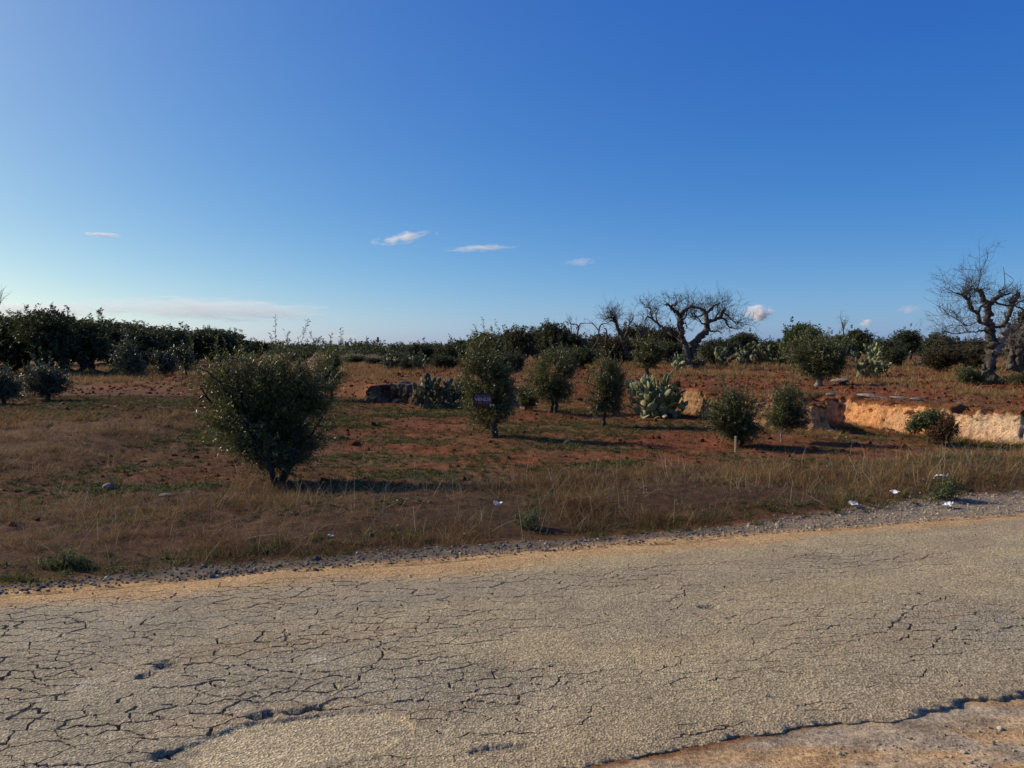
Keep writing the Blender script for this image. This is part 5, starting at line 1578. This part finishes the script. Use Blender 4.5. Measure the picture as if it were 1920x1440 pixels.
Yw = 5200.0
def turbine(px, hub_py, R, label, a0):
    x = PX(px, Yw); zh = PZ(hub_py, Yw)
    t = thing('wind_turbine', label, 'turbine', (x, Yw, 0))
    mb = MB(); mb.tube([(0, 0, -5), (0, 0, zh)], [2.6, 1.4], 10); obj('tower', mb.build('tower', [M['turbine']], True), t)
    mb = MB(); box(mb, -1.8, 1.8, -4, 6, zh - 1.8, zh + 1.8); obj('nacelle', mb.build('nacelle', [M['turbine']], False), t)
    mb = MB(); mb.tube([(0, 0, 0), (0, 0, R * 0.2), (0, 0, R * 0.6), (0, 0, R)], [1.1, 1.9, 1.2, 0.4], 6); bl = mb.build('blade', [M['turbine']], True)
    for k in range(3):
        obj('blade', bl, t, (0, -5, zh), (0, a0 + k * 2 * math.pi / 3, 0))
turbine(701.5, 641.5, 14, 'tiny three-bladed wind turbine on the skyline left of the mast', 1.2)

# ------------------------------------------------------------------ grass, weeds, clods and gravel (uncountable)
SRC = bpy.data.collections.new('scatter_sources')
def tuft(name, mat, seed, n, h0, h1, w, spread, lean, segs=2, bend=0.4):
    rng = np.random.default_rng(seed)
    mb = MB()
    for k in range(n):
        a = rng.random() * 6.283; r = spread * math.sqrt(rng.random())
        p = np.array([r * math.cos(a), r * math.sin(a), -0.01])
        la = a + rng.normal(0, 0.9)
        tilt = abs(rng.normal(0, lean)) + 0.04
        d = np.array([math.cos(la) * math.sin(tilt), math.sin(la) * math.sin(tilt), math.cos(tilt)])
        L = rng.uniform(h0, h1)
        out = np.array([math.cos(la), math.sin(la), -0.5])
        wa = rng.random() * 6.283
        wv = np.array([math.cos(wa), math.sin(wa), 0]) * w * 0.5 * rng.uniform(0.7, 1.3)
        pts = []
        q = p.copy(); dd = d.copy()
        for s in range(segs + 1):
            pts.append(q.copy())
            dd = dd + out * bend * rng.uniform(0.2, 1.0) / segs; dd /= np.linalg.norm(dd)
            q = q + dd * L / segs
        V = []
        for s in range(segs):
            f = 1 - 0.35 * s / segs
            V += [pts[s] - wv * f, pts[s] + wv * f]
        V.append(pts[-1])
        Q = [(2 * s, 2 * s + 1, 2 * s + 3, 2 * s + 2) for s in range(segs - 1)]
        T = [(2 * segs - 2, 2 * segs - 1, 2 * segs)]
        mb.add(V, T, Q, rng.random())
    return src(name, mb.build(name, [M[mat]], False, 'tint'))
def rosette(name, mat, seed, n, L, w, rise):
    rng = np.random.default_rng(seed)
    mb = MB()
    for k in range(n):
        a = rng.random() * 6.283
        o = rng.normal(0, L * 0.8, 3); o[2] = abs(o[2]) * 0.4
        e = rng.uniform(0.1, rise)
        d = np.array([math.cos(a) * math.cos(e), math.sin(a) * math.cos(e), math.sin(e)])
        s = np.cross(d, [0, 0, 1.0]); s /= np.linalg.norm(s)
        l = L * rng.uniform(0.6, 1.3)
        V = [o, o + d * l * 0.55 + s * w / 2, o + d * l, o + d * l * 0.55 - s * w / 2]
        mb.add(V, [(0, 1, 2), (0, 2, 3)], None, rng.random())
    return src(name, mb.build(name, [M[mat]], False, 'tint'))
def src(name, me):
    o = bpy.data.objects.new(name, me)
    return o

def scatter(name, label, x, y, scl, sources, seed, tilt=0.12, zoff=0.0, zfn=None, idx=None):
    rng = np.random.default_rng(seed)
    n = len(x)
    c = bpy.data.collections.new(name + '_sources')
    for s in sources: c.objects.link(s)
    z = (ground_z(x, y) if zfn is None else zfn(x, y)) + zoff
    me = bpy.data.meshes.new(name)
    me.vertices.add(n)
    me.vertices.foreach_set('co', np.stack([x, y, z], -1).astype(np.float32).reshape(-1))
    set_float(me, 'scl', scl)
    a = me.attributes.new('rot', 'FLOAT_VECTOR', 'POINT')
    rot = np.stack([rng.normal(0, tilt, n), rng.normal(0, tilt, n), rng.uniform(0, 6.283, n)], -1).astype(np.float32)
    a.data.foreach_set('vector', rot.reshape(-1))
    a = me.attributes.new('idx', 'INT', 'POINT')
    a.data.foreach_set('value', (rng.integers(0, len(sources), n) if idx is None else idx).astype(np.int32))
    o = obj(name, me)
    ng = bpy.data.node_groups.new(name, 'GeometryNodeTree')
    ng.interface.new_socket('Geometry', in_out='INPUT', socket_type='NodeSocketGeometry')
    ng.interface.new_socket('Geometry', in_out='OUTPUT', socket_type='NodeSocketGeometry')
    gi = ng.nodes.new('NodeGroupInput'); go = ng.nodes.new('NodeGroupOutput')
    ip = ng.nodes.new('GeometryNodeInstanceOnPoints')
    ci = ng.nodes.new('GeometryNodeCollectionInfo'); ci.inputs['Collection'].default_value = c
    ci.inputs['Separate Children'].default_value = True; ci.inputs['Reset Children'].default_value = True
    def na(nm, typ):
        nd = ng.nodes.new('GeometryNodeInputNamedAttribute'); nd.data_type = typ; nd.inputs['Name'].default_value = nm
        return nd.outputs['Attribute']
    lk = ng.links.new
    lk(gi.outputs[0], ip.inputs['Points']); lk(ci.outputs[0], ip.inputs['Instance'])
    ip.inputs['Pick Instance'].default_value = True
    lk(na('idx', 'INT'), ip.inputs['Instance Index'])
    lk(na('rot', 'FLOAT_VECTOR'), ip.inputs['Rotation'])
    lk(na('scl', 'FLOAT'), ip.inputs['Scale'])
    lk(ip.outputs[0], go.inputs[0])
    md = o.modifiers.new('scatter', 'NODES'); md.node_group = ng
    return tag(o, label, None, None, 'stuff')

def fan(n, r0, r1, half, seed, power=1.0):
    """random points in a wedge of the land in front of the viewer, denser close by"""
    rng = np.random.default_rng(seed)
    a = np.radians(rng.uniform(-half, half, n))
    u = rng.random(n)
    r = r0 * (r1 / r0) ** u if power == 0 else (r0 ** power + (r1 ** power - r0 ** power) * u) ** (1 / power)
    return r * np.sin(a), r * np.cos(a), rng

def pick(x, y, p, rng, *extra):
    k = rng.random(len(x)) < p
    return (x[k], y[k]) + tuple(e[k] for e in extra)

# dry verge grass
x, y, rng = fan(42000, 5.0, 14.0, 43, 700, 1.6)
m = masks(x, y)
nse = fbm(x * 1.4, y * 1.4, 3, 703)
p = m['verge'] * (0.18 + 1.1 * ss((nse - 0.40) / 0.2)) * np.interp(x, [-6, 2, 3, 5, 9], [1, 1, 0.75, 0.6, 0.6])
x, y, nse = pick(x, y, p, rng, nse)
scatter('dry_grass', 'brown dry grass along the verge of the lane', x, y, (0.30 + 0.8 * nse) * rng.uniform(0.5, 1.2, len(x)),
        [tuft('dry_tuft', 'straw_dark', 710 + k, 26, 0.04, 0.19, 0.0038, 0.09, 0.75, 3, 1.3) for k in range(4)] + [tuft('straw_tuft', 'straw', 720 + k, 12, 0.05, 0.22, 0.0030, 0.08, 0.7, 3, 1.1) for k in range(3)] + [tuft('brown_turf', 'turf', 727, 30, 0.03, 0.11, 0.004, 0.09, 0.8, 2, 1.0)] + [tuft('verge_green', 'green', 728 + k, 24, 0.03, 0.10, 0.004, 0.07, 0.7, 2, 0.9) for k in range(2)], 705,
        idx=np.clip(np.floor(np.clip((fbm(x * 1.1 + 7, y * 1.6, 3, 709) - 0.25) / 0.5, 0, 0.999) * 10 + rng.normal(0, 1.6, len(x))), 0, 9))
# long pale stalks
x, y, rng = fan(8000, 5.3, 14.0, 43, 730, 1.4)
m = masks(x, y)
p = m['verge'] * 0.5 + 0.05 * (m['ef'] > 1.5) + 0.30 * ss((x - 3.5) / 1.0) * (m['ef'] > 1.6) * (m['ef'] < 3.6)
x, y = pick(x, y, p, rng)
scatter('dry_stalks', 'long pale dry stalks standing out of the verge grass', x, y, rng.uniform(0.5, 1.2, len(x)),
        [tuft('stalk', 'stalk', 740 + k, 3, 0.12, 0.42, 0.0028, 0.05, 0.9, 3, 0.5) for k in range(7)], 735)
# tall golden clump at the right
x, y, rng = fan(5200, 8.0, 12.0, 43, 745, 1.0)
cx, cy = PX(1700, 9.6), 9.6
g = np.exp(-(((x - cx) / 1.0) ** 2 + ((y - cy) / 0.5) ** 2)) + 0.8 * np.exp(-(((x - PX(1470, 9.2)) / 0.6) ** 2 + ((y - 9.2) / 0.35) ** 2)) + 0.8 * np.exp(-(((x - PX(1375, 11.6)) / 0.3) ** 2 + ((y - 11.8) / 0.3) ** 2)) \
    + 0.9 * np.exp(-(((x - PX(455, 8.7)) / 0.22) ** 2 + ((y - 8.8) / 0.2) ** 2))
x, y = pick(x, y, g, rng)
scatter('golden_grass', 'tall golden dry grass on the verge at the right', x, y, rng.uniform(0.4, 0.9, len(x)),
        [tuft('golden_tuft', 'straw', 750 + k, 16, 0.12, 0.36, 0.0036, 0.06, 0.32, 3, 0.45) for k in range(4)], 747)
# rough dry strip on the left
x, y, rng = fan(26000, 8.5, 26.0, 43, 760, 1.2)
m = masks(x, y)
p = m['left'] * (0.12 + 1.0 * ss((fbm(x * 0.9, y * 0.9, 3, 763) - 0.44) / 0.15))
x, y = pick(x, y, p, rng)
scatter('rough_grass', 'tall withered grass on the raised strip at the left', x, y, rng.uniform(0.45, 1.05, len(x)) * np.clip(np.hypot(x, y) / 12, 0.9, 1.5),
        [tuft('rough_tuft', 'straw_dark' if k % 2 else 'straw', 770 + k, 26, 0.06, 0.24, 0.005, 0.10, 0.75, 3, 1.2) for k in range(5)], 765)
# low weeds and turf of the field
x, y, rng = fan(110000, 6.5, 28.0, 43, 780, 0.9)
m = masks(x, y)
nf = fbm(x * 2.3, y * 2.3, 3, 783)
p = (m['ef'] > 1.6) * (1 - m['verge'] * 0.7) * (1 - m['left']) * (1 - m['upper']) * (0.10 + 0.50 * ss((nf - 0.45) / 0.2) + 0.22 * m['green'] + 0.25 * ss((-0.8 - x - 0.15 * (y - 9)) / 2.5) + 0.8 * patches(x, y) * (m['ef'] > 1.6) * (1 - m['upper']))
x, y, gg = pick(x, y, p, rng, m['green'] + 0.4 * (nf - 0.5) + 1.6 * patches(x, y))
sel = rng.random(len(x)) < np.clip(gg * 0.5, 0.04, 0.85)
s = np.clip(np.hypot(x, y) / 11, 0.9, 1.7)
scatter('field_weeds', 'low green weeds spreading over the red field', x[sel], y[sel], rng.uniform(0.6, 1.3, sel.sum()) * s[sel],
        [rosette('weed_rosette', 'green', 790 + k, 34, 0.026, 0.010, 0.9) for k in range(4)], 785, 0.15)
ns = ~sel
scatter('field_turf', 'short withered turf between the weeds of the field', x[ns], y[ns], rng.uniform(0.5, 1.2, ns.sum()) * s[ns],
        [tuft('turf_tuft', 'turf', 800 + k, 22, 0.02, 0.07, 0.004, 0.06, 0.7, 2, 0.8) for k in range(4)], 787)
# green clumps on the verge near the gravel
x, y, rng = fan(9000, 5.0, 12.0, 43, 810, 1.2)
m = masks(x, y)
strip = ss((m['ef'] - m['gw'] + 0.05) / 0.15) * (1 - ss((m['ef'] - m['gw'] - 0.5) / 0.3))
p = strip * ss((fbm(x * 0.9, y * 0.9, 3, 813) - 0.45) / 0.1) * 0.75
x, y = pick(x, y, p, rng)
scatter('verge_weeds', 'small green weeds along the gravel edge', x, y, rng.uniform(0.6, 1.3, len(x)),
        [rosette('verge_rosette', 'green', 820 + k, 30, 0.03, 0.010, 1.2) for k in range(3)] + [tuft('green_tuft', 'green', 825 + k, 22, 0.04, 0.12, 0.004, 0.05, 0.5, 2, 0.6) for k in range(2)], 815)
# dry grass along the rim and the foot of the cutting
rng = np.random.default_rng(826)
n = 5200
tt = rng.uniform(3.9, 14.0, n)
off = np.where(rng.random(n) < 0.5, rng.gamma(2.0, 0.16, n) + 0.12, -rng.gamma(2.0, 0.20, n) - 0.16)
yy = np.interp(tt, STEP[:, 0], STEP[:, 1]) + off
sd_ = step_dist(tt, yy)
k = ((sd_ > 0.30) & (sd_ < 1.0) | (sd_ < -0.10) & (sd_ > -0.9)) & (rng.random(n) < 0.25 + 1.1 * ss((fbm(tt * 1.7, yy * 1.7, 3, 829) - 0.45) / 0.12))
scatter('rim_grass', 'straw tufts along the rim and foot of the orange cutting', tt[k], yy[k], rng.uniform(0.5, 1.2, k.sum()),
        [tuft('rim_tuft', 'straw', 828 + q, 26, 0.05, 0.2, 0.005, 0.08, 0.6, 3, 0.9) for q in range(3)], 827)
# rubble fallen from the cutting
rng = np.random.default_rng(846)
n = 1500
tt = rng.uniform(5.0, 13.5, n); yy = np.interp(tt, STEP[:, 0], STEP[:, 1]) - rng.gamma(1.5, 0.16, n) - 0.12
sd_ = step_dist(tt, yy); k = (sd_ < -0.08) & (sd_ > -1.2)
scatter('fallen_rubble', 'crumbled orange rubble at the foot of the cutting', tt[k], yy[k], rng.gamma(1.6, 0.022, k.sum()) + 0.012, [src('rubble', rock_mesh('rubble', 'rubble', 848 + q, 1, 0.5, 0.75)) for q in range(3)], 847, 0.6, 0.0)
# upper field: dry grass and clods
x, y, rng = fan(42000, 13.0, 70.0, 43, 830, 0.6)
m = masks(x, y)
p = m['upper'] * (0.06 + 0.85 * m['dry'])
x, y = pick(x, y, p, rng)
scatter('upper_grass', 'sparse golden dry grass over the upper field', x, y, rng.uniform(0.6, 1.3, len(x)) * np.clip(np.hypot(x, y) / 22, 0.8, 2.0),
        [tuft('upper_tuft', 'straw', 840 + k, 24, 0.05, 0.20, 0.009, 0.10, 0.42, 2, 0.6) for k in range(4)], 835)
x, y, rng = fan(46000, 7.0, 60.0, 43, 850, 0.5)
m = masks(x, y)
p = (m['ef'] > 1.8) * (0.15 + 0.6 * (1 - m['dry']) * m['upper'] + 0.25 * (1 - m['green']) * (1 - m['upper'])) * (1 - 0.8 * m['left']) * (1 - 0.7 * m['verge'])
x, y = pick(x, y, p, rng)
def clodm(seed): return src('clod', rock_mesh('clod', 'clod', seed, 1, 0.6, 0.75))
scatter('soil_clods', 'loose red soil clods on the ploughed field', x, y, rng.gamma(2.0, 0.016, len(x)) * np.clip(np.hypot(x, y) / 12, 0.7, 2.6) + 0.008, [clodm(860 + k) for k in range(4)], 855, 0.6)
# gravel
x, y, rng = fan(60000, 4.6, 11.0, 43, 870, 1.0)
m = masks(x, y)
p = np.clip(m['gravel'] * ss((m['ef'] + 0.02) / 0.1) + 0.03 * (m['ef'] > 0), 0, 1) * (0.35 + 0.9 * fbm(x * 3, y * 3, 2, 873))
x, y = pick(x, y, p, rng)
def pebm(seed): return src('pebble', rock_mesh('pebble', 'pebble', seed, 1, 0.4, 0.7))
scatter('gravel', 'gravel along the far edge of the lane, dark chips turning pale', x, y, rng.gamma(2.2, 0.0055, len(x)) + 0.006, [src('dark_chip', rock_mesh('dark_chip', 'chip', 883 + k, 1, 0.4, 0.7)) for k in range(2)] + [pebm(880 + k) for k in range(3)], 875, 0.6, 0.002,
        idx=np.where(rng.random(len(x)) < np.interp(x, [-1, 1.5, 4], [0.75, 0.5, 0.06]), rng.integers(0, 2, len(x)), rng.integers(2, 5, len(x))))
x, y, rng = fan(12000, 2.2, 6.0, 46, 890, 1.0)
en = near_edge(x, y) + 0.1
p = (en < -0.05) * (0.25 + 1.4 * ss((fbm(x * 1.7 + y * 0.5, y * 4.2, 3, 81) - 0.44) / 0.15))
x, y = pick(x, y, p, rng)
scatter('shoulder_gravel', 'grit and pebbles on the near dirt shoulder', x, y, rng.gamma(2.0, 0.0038, len(x)) + 0.003, [pebm(895 + k) for k in range(4)], 893, 0.6, 0.001)
x, y, rng = fan(900, 3.0, 8.0, 43, 900, 1.0)
k = (far_edge(x, y) < -0.05) & (near_edge(x, y) > 0.3)
x, y = x[k], y[k]
scatter('road_grit', 'loose grit scattered on the asphalt', x, y, rng.gamma(1.6, 0.003, len(x)) + 0.003, [pebm(905), src('dark_grit', rock_mesh('dark_grit', 'stone_dark', 906, 1, 0.4, 0.7))], 903, 0.6, 0.0, lambda a, b: np.zeros(len(a)) + 0.0)

# ------------------------------------------------------------------ clouds
def cloud_mat(name, dens, stretch, edge, seed, aniso=0.2):
    b = NB(name)
    co = b.coord('Object')
    mp = b.n('ShaderNodeMapping'); mp.inputs['Scale'].default_value = stretch; mp.inputs['Location'].default_value = (seed * 3.1, seed * 1.7, seed)
    b.l(co, mp.inputs['Vector'])
    nz = b.noise(1.0, 4, 0.6, mp.outputs[0], 0.4)
    ln = b.n('ShaderNodeVectorMath', operation='LENGTH'); b.l(co, ln.inputs[0])
    fall = b.math('SUBTRACT', 1.0, ln.outputs['Value'])
    f = b.math('ADD', fall, b.math('MULTIPLY', b.math('SUBTRACT', nz, 0.5), 2.4))
    f = b.math('MULTIPLY', b.math('SUBTRACT', f, edge), 2.2)
    cl = b.n('ShaderNodeClamp'); b.l(f, cl.inputs[0])
    pv = b.n('ShaderNodeVolumePrincipled')
    pv.inputs['Color'].default_value = (1, 1, 1, 1); pv.inputs['Anisotropy'].default_value = aniso
    b.l(b.math('MULTIPLY', cl.outputs[0], dens), pv.inputs['Density'])
    b.l(pv.outputs[0], b.out.inputs['Volume'])
    return b.m
def cloud(px, py, wpx, hpx, roll, tau, stretch, edge, seed, label, Y=9000.0):
    s = Y / F
    import bmesh
    bm = bmesh.new(); bmesh.ops.create_icosphere(bm, subdivisions=3, radius=1.0)
    me = bpy.data.meshes.new('cloud'); bm.to_mesh(me); bm.free()
    rx, rz = wpx * 0.5 * s, hpx * 0.5 * s; ry = rz * 1.6
    me.materials.append(cloud_mat('cloud_vapour', tau / (2 * ry), stretch, edge, seed))
    o = obj('cloud', me, None, (PX(px, Y), Y, PZ(py, Y)), (0, roll, 0), (rx, ry, rz))
    return tag(o, label, 'cloud')
CLOUDS = [
    (758, 446, 140, 26, -0.16, 2.6, (3.0, 1.5, 1.6), 0.25, 1, 'bright slanting wisp of cloud in mid sky'),
    (903, 465, 150, 16, -0.05, 2.0, (3.2, 1.5, 1.5), 0.25, 2, 'thin long wisp of cloud right of the slanting one'),
    (1085, 491, 90, 20, -0.05, 0.8, (2.5, 1.5, 1.5), 0.25, 3, 'faintest wisp of cloud above the dead trees'),
    (198, 440, 80, 10, 0.06, 2.5, (2.5, 1.5, 1.5), 0.15, 4, 'short bright streak of cloud high over the grove'),
    (400, 580, 540, 50, 0.03, 1.5, (4.0, 1.5, 3.6), 0.12, 5, 'broad white cloud bank low above the grove'),
    (60, 582, 420, 36, 0.0, 1.5, (3.6, 1.5, 3.0), 0.10, 6, 'white cloud bank behind the tallest grove trees'),
    (1422, 586, 70, 34, 0.0, 9.0, (1.7, 1.5, 1.4), 0.25, 7, 'small white heap cloud beside the dead olive crown'),
    (1622, 605, 26, 22, 0.0, 3.0, (1.5, 1.5, 1.4), 0.25, 8, 'tiny puff of cloud above the skyline trees'),
    (1700, 580, 60, 20, 0.0, 1.2, (1.8, 1.5, 1.4), 0.25, 9, 'faint puff of cloud left of the gnarled dead olive'),
    (640, 632, 120, 16, 0.0, 1.2, (3.0, 1.5, 1.5), 0.25, 10, 'pale low cloud on the horizon above the wind turbine'),
]
for c in CLOUDS:
    cloud(*c)
